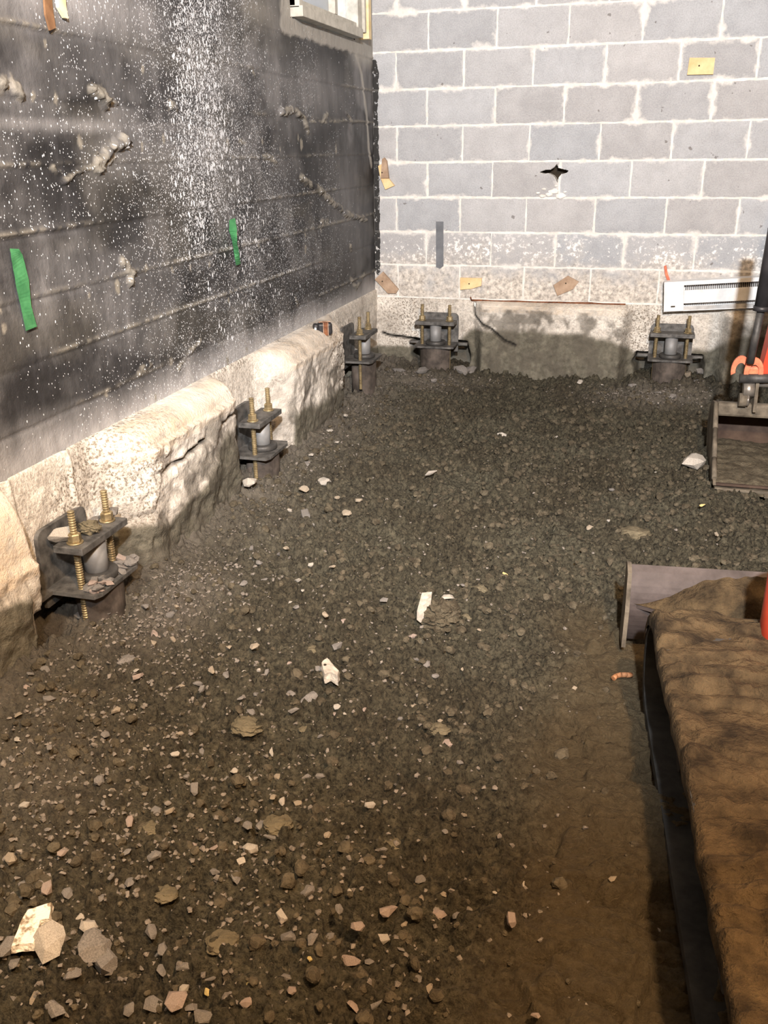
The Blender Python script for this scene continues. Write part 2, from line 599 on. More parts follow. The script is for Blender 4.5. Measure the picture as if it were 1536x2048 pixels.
def grid_obj(name, P, mat, attrs=None, keep=None, parent=None, smooth=True, flip=False):
    """P = array (n, m, 3) of points"""
    n, m = P.shape[:2]
    idx = np.arange(n * m).reshape(n, m)
    q = np.stack([idx[:-1, :-1], idx[1:, :-1], idx[1:, 1:], idx[:-1, 1:]], -1)
    if flip:
        q = q[..., ::-1]
    if keep is not None:
        q = q[keep]
    q = q.reshape(-1, 4)
    me = bpy.data.meshes.new(name)
    me.vertices.add(n * m)
    me.vertices.foreach_set('co', P.reshape(-1).astype(np.float32))
    me.loops.add(q.size)
    me.loops.foreach_set('vertex_index', q.reshape(-1).astype(np.int32))
    me.polygons.add(len(q))
    me.polygons.foreach_set('loop_start', (np.arange(len(q)) * 4).astype(np.int32))
    me.polygons.foreach_set('loop_total', np.full(len(q), 4, np.int32))
    me.polygons.foreach_set('use_smooth', np.full(len(q), smooth, bool))
    me.update(calc_edges=True)
    for an, arr in (attrs or {}).items():
        a = me.color_attributes.new(an, 'FLOAT_COLOR', 'POINT')
        out = np.ones((n * m, 4), np.float32)
        for k, ch in enumerate(arr):
            out[:, k] = np.clip(np.broadcast_to(ch, (n, m)), 0, 1).reshape(-1)
        a.data.foreach_set('color', out.reshape(-1))
    me.materials.append(mat)
    o = bpy.data.objects.new(name, me)
    C.objects.link(o)
    if parent:
        o.parent = parent
    return o


# ================================================================== SETTING
XL = -1.675
YB = 5.78
BRK_L = [(2.20, 0.0), (3.52, 0.0), (5.085, 0.075)]       # brackets on the left footing: y, rise
BRK_B = [(-1.238, 0.055), (0.196, 0.035)]                 # brackets on the back footing: x, rise


# ---- soil floor
def terrain(x, y):
    x = np.asarray(x, float)
    y = np.asarray(y, float)
    # smooth, tracked strip beside the machine
    pit = 0.10 * np.exp(-(((x + 1.66) / 0.085) ** 2 + ((y - 2.06) / 0.10) ** 2))
    edge = -0.20 + 0.22 * (fbm(x * 2.1, y * 2.1, 5, 3) - 0.5)
    sm = sst(-0.06, 0.16, x - edge) * sst(2.75, 2.45, y + 0.25 * (fbm(x * 3, y * 3, 8, 2) - 0.5))
    d_left = x - (XL + 0.13)
    d_back = (YB - 0.27) - y
    h = 0.05 * (fbm(x * 1.3, y * 1.3, 1, 3) - 0.5) - pit
    h = h + 0.045 * np.exp(-np.clip(d_left, 0, 9) / 0.11) + 0.045 * np.exp(-np.clip(d_back, 0, 9) / 0.16)
    # spoil heaped beside the nearest bracket
    h = h + 0.025 * np.exp(-(((x + 1.34) / 0.14) ** 2 + ((y - 2.25) / 0.30) ** 2))
    h = h + 0.03 * np.exp(-(((x + 1.35) / 0.20) ** 2 + ((y - 1.55) / 0.35) ** 2))
    rough = 1.0 - 0.80 * sm
    # broken clods at three sizes
    wx = x + 0.02 * fbm(x * 22, y * 22, 3, 2)
    wy = y + 0.02 * fbm(x * 22, y * 22, 4, 2)
    big = fbm(x * 4.2, y * 4.2, 14, 4, 0.6)
    h = h + rough * 0.045 * (big - 0.5)
    h = h + rough * 0.024 * sst(0.50, 0.60, fbm(x * 8.5, y * 9.5, 15, 4, 0.62))
    h = h - rough * 0.026 * sst(0.60, 0.68, fbm(x * 7, y * 11, 16, 4, 0.62))
    g = fbm(x * 11, y * 17, 17, 4, 0.66)
    h = h - rough * 0.020 * sst(0.030, 0.006, np.abs(g - 0.5)) * sst(0.40, 0.60, fbm(x * 5, y * 5, 23, 2))
    f1, f2, v = cells(wx * 15, wy * 15, 1)
    h = h + rough * 0.022 * (np.clip(f2 - f1, 0, 0.6) * (0.2 + 1.4 * v) - 0.15)
    f1, f2, v = cells(wx * 30, wy * 30, 2)
    h = h + rough * 0.024 * (np.clip(f2 - f1, 0, 0.5) * (0.1 + 1.6 * v) - 0.15)
    f1, f2, v = cells(wx * 62, wy * 62, 3)
    h = h + rough * 0.014 * (np.clip(f2 - f1, 0, 0.5) * (0.1 + 1.6 * v) - 0.15)
    h = h + (0.3 + 0.7 * rough) * 0.020 * (fbm(x * 40, y * 40, 6, 3, 0.6) - 0.5)
    # dents and slabs pressed in the smooth strip
    d = fbm(x * 7, y * 7, 9, 3)
    h = h - sm * 0.030 * sst(0.58, 0.64, d) + sm * 0.020 * sst(0.46, 0.40, d)
    g = fbm(x * 5 + 0.6 * y, y * 11, 18, 4, 0.6)
    h = h - sm * 0.026 * sst(0.035, 0.008, np.abs(g - 0.50)) * sst(0.45, 0.62, fbm(x * 3.1, y * 3.1, 19, 2))
    f1, f2, v = cells(x * 26 + fbm(x * 30, y * 30, 20, 2), y * 30, 11)
    h = h + sm * 0.012 * (np.clip(f2 - f1, 0, 0.4)) * (v > 0.55)
    f1, f2, v = cells(wx * 6 + 0.4 * fbm(x * 9, y * 9, 12, 2), wy * 11, 7)
    h = h + sm * 0.007 * (np.clip(f2 - f1, 0, 0.22) / 0.22 - 1) * (v > 0.62)
    bars = 0.5 + 0.5 * np.sin((y + 0.1 * x) * 2 * PI / 0.085)
    h = h + sm * 0.006 * sst(0.3, 0.8, bars) * sst(0.35, 0.6, fbm(x * 4, y * 4, 22, 2)) * sst(0.0, 0.2, x + 0.02)
    return h, sm


def axis(a, b, d0, d1):
    out = [a]
    while out[-1] < b:
        t = (out[-1] - a) / (b - a)
        out.append(out[-1] + d0 + (d1 - d0) * t)
    return np.array(out)


yy = np.concatenate([[-3.0, -2.4, -1.6, -0.9, -0.3, 0.2, 0.5], axis(0.72, 5.9, 0.0036, 0.0085)])
xx = np.concatenate([[-1.95], axis(-1.86, 0.80, 0.0052, 0.0052), [0.83, 0.88, 0.96, 1.1, 1.3, 1.6, 2.0, 2.5, 3.1, 3.5]])
Xg, Yg = np.meshgrid(xx, yy, indexing='ij')
hz, smz = terrain(Xg, Yg)
gritty = sst(0.9, 0.1, Xg + 1.6 - 0.2 * (3 - Yg) * 0) * (1 - smz)
nearleft = np.exp(-np.clip(Xg - (XL + 0.15), 0, 9) / 0.20)
dusty = nearleft * sst(1.3, 1.6, Yg) * (0.55 + 0.9 * (fbm(Xg * 6, Yg * 6, 21, 3) - 0.3))
dusty = np.maximum(dusty, 0.9 * np.exp(-(((Xg + 1.36) / 0.16) ** 2 + ((Yg - 2.30) / 0.30) ** 2)))
dusty = np.maximum(dusty, 0.8 * np.exp(-(((Xg - 0.15) / 0.36) ** 2 + ((Yg - 5.35) / 0.20) ** 2)))
dusty = np.maximum(dusty, 0.7 * np.exp(-(((Xg + 1.30) / 0.36) ** 2 + ((Yg - 5.40) / 0.16) ** 2)))
dusty = np.maximum(dusty, 0.5 * np.exp(-(((Xg + 1.30) / 0.22) ** 2 + ((Yg - 1.45) / 0.30) ** 2)))
floor = grid_obj('floor', np.stack([Xg, Yg, hz], -1), M_soil, {'zones': (gritty, dusty, smz)})
tag(floor, kind='structure')

# ---- left wall: black-coated board-formed concrete, with the window opening
WY0, WY1, WZ0 = 4.43, 5.435, 1.945
ys = np.concatenate([np.linspace(-2.5, 1.7, 20), np.arange(1.72, YB + 0.02, 0.0068)])
zs = np.concatenate([np.arange(0.40, 2.15, 0.0068), np.linspace(2.17, 3.0, 10)])
Yw, Zw = np.meshgrid(ys, zs, indexing='ij')
off = 0.006 * (fbm(Yw * 2, Zw * 4, 31, 4) - 0.5) + 0.003 * (fbm(Yw * 12, Zw * 25, 32, 3) - 0.5)
pale = np.zeros_like(Yw)
for k, z0 in enumerate((0.650, 0.825, 1.000, 1.175, 1.352, 1.527, 1.703, 1.880)):
    wob = z0 + 0.006 * (fbm(Yw * 5, Zw * 0 + k, 33, 3) - 0.5)
    amp = sst(0.40, 0.62, fbm(Yw * 1.9, Zw * 0 + k * 7.7, 34, 3))
    if k == 1:
        amp = sst(2.25, 2.4, Yw) * sst(4.8, 4.4, Yw)
    if k == 4:
        amp = 0.5 * sst(0.42, 0.56, fbm(Yw * 2.6, Zw * 0 + 1.0, 34, 3)) + 0.15
    d = np.abs(Zw - wob)
    off += 0.007 * amp * np.exp(-(d / 0.006) ** 2) - 0.004 * np.exp(-((Zw - wob + 0.012) / 0.006) ** 2)
    pale = np.maximum(pale, 0.85 * amp * np.exp(-(d / 0.0065) ** 2) * sst(0.3, 0.5, fbm(Yw * 40, Zw * 40, 35, 2)))
    step = 0.002 * (vnoise(np.floor(np.zeros_like(Yw) + k), 3.3) - 0.5)
    off += np.where(Zw > z0, step * 2, 0)
# drips and lumps of mortar squeezed through the boards, placed on the wall plane
LUMPS = [
    ([(178, 178), (200, 183), (205, 205)], 0.020, 0.030), ([(205, 200), (232, 207)], 0.007, 0.012),
    ([(245, 280), (215, 300), (192, 330)], 0.020, 0.028), ([(192, 330), (150, 345), (118, 368)], 0.008, 0.014),
    ([(230, 312), (195, 345)], 0.006, 0.012),
    ([(560, 225), (585, 218), (605, 235), (615, 265)], 0.018, 0.022),
    ([(600, 355), (635, 378), (690, 428), (730, 438)], 0.020, 0.020),
    ([(525, 310), (550, 322)], 0.016, 0.012), ([(470, 275), (490, 288)], 0.009, 0.010),
    ([(243, 520), (262, 545), (258, 570)], 0.020, 0.022), ([(340, 210), (350, 215)], 0.018, 0.018),
    ([(0, 165), (18, 160), (35, 190)], 0.020, 0.020), ([(645, 240), (652, 228)], 0.014, 0.014),
    ([(690, 225), (702, 245)], 0.013, 0.016), ([(275, 745), (300, 728)], 0.014, 0.012),
    ([(500, 130), (508, 148)], 0.014, 0.010), ([(620, 243), (725, 243)], 0.006, 0.008),
    ([(355, 735), (400, 680)], 0.012, 0.008), ([(590, 595), (594, 612)], 0.008, 0.012),
    ([(698, 488), (700, 503)], 0.009, 0.016), ([(700, 555), (712, 575), (728, 545)], 0.016, 0.012),
    ([(640, 445), (655, 440)], 0.018, 0.012), ([(105, 335), (118, 345)], 0.010, 0.012),
]
for pts, w, hgt in LUMPS:
    P2 = [tuple(onX(a, b)[1:]) for a, b in pts]
    d = seg_dist(Yw, Zw, P2) + w * 2.2 * (fbm(Yw * 38, Zw * 38, 36, 4, 0.65) - 0.5)
    k = sst(w, w * 0.35, d)
    off += hgt * k * (0.25 + 0.9 * fbm(Yw * 45, Zw * 30, 44, 3))
    pale = np.maximum(pale, 0.75 * sst(w * 1.1, w * 0.6, d) * sst(0.30, 0.52, fbm(Yw * 30, Zw * 30, 45, 3)))
# small cream spots of bare form-tie mortar
SPOTS = [(160, 284, 9), (283, 293, 6), (327, 278, 6), (455, 283, 6), (524, 283, 5), (602, 288, 9), (672, 298, 7), (596, 275, 5),
         (7, 657, 9), (178, 590, 5), (235, 572, 10), (517, 490, 5), (611, 498, 6), (457, 600, 4), (522, 685, 5), (345, 540, 5),
         (380, 535, 5), (560, 298, 4), (642, 460, 4), (610, 470, 4), (418, 528, 5), (494, 698, 5), (292, 537, 6), (65, 193, 7),
         (112, 196, 7), (212, 785, 7), (343, 722, 7), (310, 795, 6), (285, 138, 6), (90, 88, 6), (455, 720, 8), (0, 620, 5)]
for a, b_, r in SPOTS:
    c = onX(a, b_)
    ppm = F / max(np.linalg.norm(c - [0, 0, H]), 1)
    rr = r / ppm
    d = np.hypot((Yw - c[1]) * 1.15, (Zw - c[2]) * 0.75) + rr * 0.8 * (fbm(Yw * 60, Zw * 60, 37, 2) - 0.5)
    pale = np.maximum(pale, 1.0 * sst(rr * 1.1, rr * 0.6, d) * 1.5)
# mask for the painted glints, a band down the wall, widening below
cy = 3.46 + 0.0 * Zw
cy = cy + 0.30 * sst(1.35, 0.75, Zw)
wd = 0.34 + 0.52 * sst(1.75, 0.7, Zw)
glints = np.exp(-((Yw - cy) / wd) ** 2) * (0.95 - 0.30 * sst(1.5, 0.8, Zw))
glints += 0.45 * np.exp(-((Yw - 3.40) / 0.17) ** 2) * sst(1.0, 1.5, Zw)
glints *= (0.45 + 0.55 * sst(2.9, 3.3, Yw)) * 0.85
glints *= 0.55 + 0.9 * fbm(Yw * 4, Zw * 3, 38, 3)
glints = np.maximum(glints, 0.06 * sst(0.45, 0.7, fbm(Yw * 3, Zw * 3, 39, 3)) + 0.006)
glints *= sst(5.55, 5.0, Yw)
dust = 1.1 * sst(0.68, 0.50, Zw + 0.12 * (fbm(Yw * 5, Zw * 5, 40, 3) - 0.5))
dust = np.maximum(dust, 0.75 * np.exp(-(((Yw - 2.65) / 0.45) ** 2 + ((Zw - 1.80) / 0.10) ** 2)))
dust = np.maximum(dust, 0.40 * np.exp(-(((Yw - 4.75) / 0.6) ** 2 + ((Zw - 1.66) / 0.15) ** 2)))
dust = np.maximum(dust, 0.42 * sst(0.48, 0.68, fbm(Yw * 2.2, Zw * 3.5, 47, 4)) * sst(1.1, 1.6, Zw))
dust = np.maximum(dust, 0.16 * sst(0.42, 0.68, fbm(Yw * 5, Zw * 6, 48, 4)))
dust = np.maximum(dust, 0.45 * np.exp(-(((Yw - 2.6) / 0.8) ** 2 + ((Zw - 1.455) / 0.022) ** 2)))
dust = np.maximum(dust, 0.30 * np.exp(-(((Yw - 5.2) / 0.35) ** 2 + ((Zw - 1.10) / 0.35) ** 2)))
stain = sst(0.50, 0.66, fbm(Yw * 2.3, Zw * 5, 41, 3))
en = 0.035 * (fbm(Yw * 14, Zw * 14, 42, 3) - 0.5)
plaster = sst(1.868, 1.880, Zw + en) * sst(4.30, 4.34, Yw + en * 2)
plaster = np.maximum(plaster, 0.8 * sst(1.79, 1.87, Zw + en) * sst(5.36, 5.46, Yw))
sd = seg_dist(Yw, Zw, [tuple(onX(a, b)[1:]) for a, b in ((708, 98), (722, 150), (732, 230), (737, 300), (742, 330))])
plaster = np.maximum(plaster, 0.9 * sst(0.022, 0.012, sd + en * 0.4))
plaster = np.maximum(plaster, 0.5 * np.exp(-(((Yw - 4.05) / 0.22) ** 2 + ((Zw - 1.93) / 0.06) ** 2)))
off += 0.004 * plaster
Pw = np.stack([XL + off, Yw, Zw], -1)
Yc = 0.5 * (Yw[:-1, :-1] + Yw[1:, 1:])
Zc = 0.5 * (Zw[:-1, :-1] + Zw[1:, 1:])
ec = 0.012 * (fbm(Yc * 20, Zc * 20, 43, 2) - 0.5)
keep = ~((Yc > WY0) & (Yc < WY1) & (Zc > WZ0 + ec) & (Zc < 2.75))
wall_left = grid_obj('wall_left', Pw, M_coat, {'zones': (pale, glints, dust), 'zones2': (plaster, stain, stain * 0)}, keep, flip=False)
tag(wall_left, kind='structure')
# solid wall behind the coated face, around the opening
wb_ = MB()
for (y0, y1, z0, z1) in ((-2.5, WY0, 0.42, 3.0), (WY1, YB + 0.2, 0.42, 3.0), (WY0, WY1, 0.42, WZ0 - 0.012), (WY0, WY1, 2.74, 3.0)):
    wb_.box((XL - 0.112, (y0 + y1) / 2, (z0 + z1) / 2), (0.20, y1 - y0, z1 - z0))
wb_.build('wall_core', M_reveal, wall_left)

# ---- footings: chipped concrete with a ledge, pockets cut for the brackets
NV = 96


def footing(axis_name, s0, s1, pockets, seed):
    """returns grid: s along the wall, v down the profile; d = distance out from the wall face"""
    ss = np.arange(s0, s1, 0.0075)
    v = np.linspace(0, 1, NV)
    Sg, V = np.meshgrid(ss, v, indexing='ij')
    left = axis_name == 'left'
    ptop = np.full(Sg.shape, 0.135 if left else 0.075)
    ptop += 0.05 * (fbm(Sg * 3, V * 0, seed, 3) - 0.5)
    if left:
        ptop += 0.012 * np.exp(-((Sg - 2.75) / 0.3) ** 2) - 0.03 * sst(4.6, 5.0, Sg) - 0.035 * sst(2.1, 1.9, Sg)
    inp = np.zeros(Sg.shape)
    for a, b, ra, rb__ in pockets:
        wob = 0.02 * (fbm(Sg * 0 + a, V * 9, seed + 3, 3) - 0.5)
        inp = np.maximum(inp, sst(a - ra, a, Sg + wob) * sst(b + rb__, b, Sg + wob))
    ztop = (0.530 if left else 0.482)
    # profile: 0..0.2 slopes out over the ledge, the rest falls down the face
    tl = np.clip(V / 0.22, 0, 1)
    tf = np.clip((V - 0.22) / 0.78, 0, 1)
    dout = ptop * (1 - inp) + 0.014 * inp
    ledge_drop = ((0.075 + 0.14 * sst(2.15, 1.95, Sg)) * tl ** 1.8) if left else (0.03 * tl)
    Z = ztop - ledge_drop - tf * (ztop - (0.055 if left else 0.03) + 0.16)
    face = 0.02 * (1 - tf) + (0.0 if left else 0.10) * sst(0.1, 0.75, tf) * (1 - inp)
    D = dout * np.where(tf > 0, 1.0, np.sin(tl * PI / 2) ** 0.8) + face * (tf > 0) * (1 - inp) - 0.03 * tf * (1 - inp)
    # the foot of the footing swells again under the pocket's sides
    rough = (fbm(Sg * 9, Z * 9, seed + 5, 4, 0.55) - 0.5)
    f1, f2, cv = cells(Sg * 22 + 0.5 * fbm(Sg * 20, Z * 20, seed + 6, 2), Z * 26, seed)
    chips = (cv - 0.5) * sst(0.02, 0.25, f2 - f1)
    brk = sst(0.45, 0.6, fbm(Sg * 2.4, Z * 4.5, seed + 9, 3))
    if left:
        brk = np.maximum(brk, np.exp(-((Sg - 2.52) / 0.13) ** 2))
        brk = brk * (1 - 0.8 * np.exp(-((Sg - 2.98) / 0.24) ** 2)) * sst(1.85, 2.0, Sg)
    else:
        brk = np.maximum(0.35 * brk, np.exp(-((Sg + 1.45) / 0.25) ** 2))
        brk = np.maximum(brk, np.exp(-((Sg - 0.02) / 0.2) ** 2))
    D += (tf > 0) * (0.045 * rough + 0.020 * chips * np.maximum(brk, 0.35)) * (1 - 0.65 * inp)
    D += (tf <= 0) * 0.0
    Z += (tf <= 0) * tl * 0.010 * (fbm(Sg * 12, V * 12, seed + 8, 3) - 0.5) * (1 - inp)
    # dark crevice running along the face, half-way up
    crack = np.zeros(Sg.shape)
    if left:
        zc = 0.355 + 0.03 * (fbm(Sg * 3.2, Sg * 0, seed + 12, 3) - 0.5) + 0.05 * sst(2.7, 3.3, Sg)
        c = sst(0.012, 0.004, np.abs(Z - zc)) * sst(2.58, 2.7, Sg) * sst(3.34, 3.25, Sg)
        c = c * sst(0.38, 0.52, fbm(Sg * 9, Sg * 0 + 4.2, seed + 13, 2))
        D -= 0.022 * c
        crack = np.maximum(crack, c)
        for y0 in (2.015, 2.30):                       # narrow saw cuts beside the nearest bracket
            D += inp * 0.010 * np.exp(-((Sg - y0) / 0.010) ** 2)
    else:
        P = [(onY(a, b, 5.66)[0], onY(a, b, 5.66)[2]) for a, b in ((943, 612), (944, 636), (962, 650), (984, 662), (1006, 682), (1030, 691))]
        dd = seg_dist(Sg, Z, P) + 0.004 * (fbm(Sg * 60, Z * 60, 3, 2) - 0.5)
        c = sst(0.010, 0.004, dd)
        P = [(onY(a, b, 5.74)[0], onY(a, b, 5.74)[2]) for a, b in ((763, 667), (775, 672), (805, 676), (832, 680))]
        c = np.maximum(c, sst(0.012, 0.005, seg_dist(Sg, Z, P)))
        D -= 0.025 * c
        crack = c
        for k in range(7):                              # vertical saw cuts above the bracket by the corner
            D += inp * 0.007 * np.exp(-((Sg - (-1.42 + 0.085 * k)) / 0.010) ** 2) * sst(0.16, 0.22, Z)
    # hollows dug under each bracket
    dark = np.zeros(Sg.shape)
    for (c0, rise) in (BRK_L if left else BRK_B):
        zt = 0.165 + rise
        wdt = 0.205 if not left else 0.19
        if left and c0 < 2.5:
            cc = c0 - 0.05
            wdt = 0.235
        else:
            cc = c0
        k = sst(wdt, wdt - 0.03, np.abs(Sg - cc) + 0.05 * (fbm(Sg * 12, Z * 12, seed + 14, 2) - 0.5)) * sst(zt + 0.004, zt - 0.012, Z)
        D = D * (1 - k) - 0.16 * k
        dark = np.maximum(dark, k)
    # clay smeared over the lower face
    zc = (0.19 if left else 0.265) + 0.22 * (fbm(Sg * 2.6, Z * 2.6, seed + 15, 3) - 0.5)
    if left:
        zc = zc + 0.13 * np.exp(-((Sg - 3.08) / 0.20) ** 2) + 0.03 * sst(2.0, 1.8, Sg)
        zc = np.where((Sg > 3.28) & (Sg < 3.9), zc - 0.14, zc)
        zc = np.where((Sg > 1.9) & (Sg < 2.42), zc - 0.12, zc)
    else:
        zc = zc - 0.16 * np.exp(-((Sg - 0.15) / 0.25) ** 2) - 0.12 * sst(-1.0, -1.2, Sg) + 0.03 * np.exp(-((Sg + 0.45) / 0.3) ** 2)
    clay = sst(zc + 0.02, zc - 0.02, Z)
    D += 0.010 * clay * (1 - dark)
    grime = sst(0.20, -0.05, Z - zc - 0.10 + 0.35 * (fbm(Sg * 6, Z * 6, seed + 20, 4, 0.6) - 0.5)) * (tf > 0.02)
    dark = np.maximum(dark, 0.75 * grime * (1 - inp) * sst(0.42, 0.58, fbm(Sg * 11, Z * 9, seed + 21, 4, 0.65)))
    sand = (tl > 0.1) * (tf <= 0.05) * (1 - inp) * (0.4 + 0.8 * (fbm(Sg * 4, V * 8, seed + 16, 3) - 0.3)) * (1.0 if left else 0.6)
    return Sg, D, Z, clay, np.maximum(brk, inp * 0.45), sand, crack, dark


Sg, D, Z, clay, brk, sand, crack, dark = footing('left', -0.6, YB + 0.02, [(1.99, 2.38, 0.04, 0.20), (3.33, 3.70, 0.07, 0.24), (4.86, 5.9, 0.22, 0.05)], 51)
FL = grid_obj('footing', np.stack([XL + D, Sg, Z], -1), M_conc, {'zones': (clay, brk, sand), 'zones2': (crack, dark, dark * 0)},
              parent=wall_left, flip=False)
FLD = (Sg, D, Z)

# ---- back wall: concrete blocks
CH = 0.2032
Z0 = 0.486
bw = MB()
mort = MB()
mort.box((0.8, YB + 0.105, 1.65), (5.3, 0.20, 2.75))


def mortar_mat():
    m, nt, b = new_mat('pale_mortar')
    tc = N(nt, 'ShaderNodeTexCoord').outputs['Object']
    sp = N(nt, 'ShaderNodeSeparateXYZ')
    L(nt, tc, sp.inputs[0])
    n1 = noise(nt, tc, 7, 6, 0.65)
    n2 = noise(nt, tc, 30, 6, 0.65)
    col = ramp(nt, n2, [(0.35, (0.58, 0.57, 0.54)), (0.65, (0.74, 0.73, 0.70))])
    e2 = mth(nt, 'ADD', sp.outputs[0], mth(nt, 'MULTIPLY', n1, 0.06))
    blk = mth(nt, 'MULTIPLY', mth(nt, 'LESS_THAN', e2, -1.610), mth(nt, 'LESS_THAN', sp.outputs[2], 1.87))
    blk = mth(nt, 'MULTIPLY', blk, mth(nt, 'GREATER_THAN', sp.outputs[2], 0.66))
    col = mixc(nt, mth(nt, 'MULTIPLY', blk, 0.93), col, (0.035, 0.035, 0.035))
    L(nt, col, b.inputs['Base Color'])
    b.inputs['Roughness'].default_value = 0.95
    bump(nt, b, n2, 0.004, 0.6)
    return m


wall_back = mort.build('wall_back', mortar_mat(), None)
tag(wall_back, kind='structure')
bverts, bfaces, btone, buv = [], [], [], []
rb = random.Random(5)
for k in range(0, 13):
    z0 = Z0 + k * CH
    ph = -1.333 if k % 2 else -1.523
    xs = [ph + 0.4032 * i for i in range(0, 13)]
    xs = [x + rb.uniform(-0.004, 0.004) for x in xs]
    xs = [-1.672] + xs
    for i in range(len(xs) - 1):
        xa = xs[i] + rb.uniform(0.003, 0.0065) * (0 if i == 0 else 1)
        xb = xs[i + 1] - rb.uniform(0.003, 0.0065)
        za = z0 + rb.uniform(0.004, 0.007)
        zb = z0 + CH - rb.uniform(0.004, 0.008)
        if xb < xa + 0.02:
            continue
        t = rb.uniform(0.93, 1.07)
        wtint = rb.uniform(-0.012, 0.012)
        nx, nz = 11, 6
        base = len(bverts)
        for a in range(nx + 1):
            for b in range(nz + 1):
                x = xa + (xb - xa) * a / nx
                z = za + (zb - za) * b / nz
                edge = (a in (0, nx)) or (b in (0, nz))
                jx = rb.uniform(-0.0022, 0.0022)
                jz = rb.uniform(-0.0022, 0.0022)
                y = YB + (0.0045 if edge else -0.0015) + rb.uniform(-0.0006, 0.0006)
                bverts.append((x + jx, y, z + jz))
                btone.append((0.372 * t + wtint * 0.7, 0.383 * t, 0.402 * t - wtint * 0.7, 1))
                buv.append((min(x - xa, xb - x), min(z - za, zb - z)))
        for a in range(nx):
            for b in range(nz):
                i0 = base + a * (nz + 1) + b
                bfaces.append((i0, i0 + 1, i0 + nz + 2, i0 + nz + 1))
me = bpy.data.meshes.new('blocks')
me.from_pydata(bverts, [], bfaces)
ca = me.color_attributes.new('tone', 'FLOAT_COLOR', 'POINT')
ca.data.foreach_set('color', np.array(btone, np.float32).reshape(-1))
uvl = me.uv_layers.new(name='edge')
lv = np.zeros(len(me.loops), np.int32)
me.loops.foreach_get('vertex_index', lv)
uvl.data.foreach_set('uv', np.array(buv, np.float32)[lv].reshape(-1))
me.materials.append(M_block)
me.polygons.foreach_set('use_smooth', [True] * len(me.polygons))
bl = bpy.data.objects.new('blocks', me)
C.objects.link(bl)
bl.parent = wall_back


# broken hole punched through one block: cut out of the blocks and out of the wall behind them
def star_cut():
    c = onY(1113, 346)
    P = [(-44, -2), (-30, -7), (-14, -9), (-7, -14), (0, -22), (4, -12), (12, -10), (30, -6), (26, 0), (12, 3), (6, 10), (3, 24), (-3, 12),
         (-9, 6), (-20, 1), (-32, 2)]
    mpp = 1.0 / 331.0 * 0.78
    pts = [(c[0] + a * mpp, c[2] - b * mpp) for a, b in P]
    return MB().prism(pts[::-1], YB - 0.05, YB + 0.13)


cut = star_cut().build('cutter', M_hole)
for ob in (bl, wall_back):
    md = ob.modifiers.new('hole', 'BOOLEAN')
    md.operation = 'DIFFERENCE'
    md.solver = 'FAST' if ob is bl else 'EXACT'
    md.object = cut
dg = bpy.context.evaluated_depsgraph_get()
for ob in (wall_back,):
    ev = bpy.data.meshes.new_from_object(ob.evaluated_get(dg))
    ob.modifiers.clear()
    ob.data = ev
bl.modifiers.clear()
bpy.data.objects.remove(cut)
# open the block faces over the hole by dropping the faces inside the star and re-cutting them finely
c = onY(1113, 346)
bmb = bmesh.new()
bmb.from_mesh(bl.data)
near = [f for f in bmb.faces if abs(f.calc_center_median().x - c[0]) < 0.16 and abs(f.calc_center_median().z - c[2]) < 0.10]
edges = list({e for f in near for e in f.edges})
bmesh.ops.subdivide_edges(bmb, edges=edges, cuts=6, use_grid_fill=True)
P = [(-44, -2), (-30, -7), (-14, -9), (-7, -14), (0, -22), (4, -12), (12, -10), (30, -6), (26, 0), (12, 3), (6, 10), (3, 24), (-3, 12), (-9, 6), (-20, 1), (-32, 2)]
poly = [(c[0] + a * 0.78 / 331, c[2] - b * 0.78 / 331) for a, b in P]


def inside(x, z, poly):
    r = False
    j = len(poly) - 1
    for i in range(len(poly)):
        xi, zi = poly[i]
        xj, zj = poly[j]
        if (zi > z) != (zj > z) and x < (xj - xi) * (z - zi) / (zj - zi) + xi:
            r = not r
        j = i
    return r


kill = [f for f in bmb.faces if inside(f.calc_center_median().x, f.calc_center_median().z, poly)]
bmesh.ops.delete(bmb, geom=kill, context='FACES')
bmb.to_mesh(bl.data)
bmb.free()
pm_ = MB()
rp = random.Random(31)
for a_, b_, r_ in ((1108, 383, 11), (1121, 392, 12), (1098, 389, 8), (1085, 392, 7), (1076, 386, 5), (1088, 378, 5), (1130, 384, 4), (1112, 372, 4)):
    q_ = onY(a_, b_, YB)
    bm = bmesh.new()
    bmesh.ops.create_icosphere(bm, subdivisions=2, radius=1.0)
    for v in bm.verts:
        v.co = Vector((q_[0] + v.co.x * r_ / 330 * rp.uniform(0.75, 1.1), q_[1] + v.co.y * 0.010, q_[2] + v.co.z * r_ / 330 * 0.5 * rp.uniform(0.7, 1.1)))
    pm_.bm(bm)
pm_.build('mortar_crumbs', simple('fresh_mortar', (0.62, 0.60, 0.56), (0.85, 0.84, 0.81), 30, 0.9), wall_back)
# dark lining of the hollow core behind the hole
MB().box((c[0], YB + 0.115, c[2]), (0.26, 0.02, 0.12)).build('hollow_core', M_hole, wall_back)

Sb, Db, Zb, clay, brk, sand, crack, dark = footing('back', XL - 0.05, 3.2, [(-1.80, -1.02, 0.05, 0.08), (-0.03, 0.44, 0.08, 0.08)], 71)
FB = grid_obj('footing', np.stack([Sb, YB - Db, Zb], -1), M_conc, {'zones': (clay, brk, sand), 'zones2': (crack, dark, dark * 0)},
              parent=wall_back, flip=True)

# ---- rest of the room
for nm, c_, s_ in (('wall_right', (3.3, 1.6, 1.4), (0.15, 8.6, 3.3)), ('wall_near', (0.8, -2.6, 1.4), (5.3, 0.15, 3.3)),
                   ('ceiling', (0.8, 1.6, 3.06), (5.3, 8.8, 0.12))):
    tag(MB().box(c_, s_).build(nm, M_room), kind='structure')

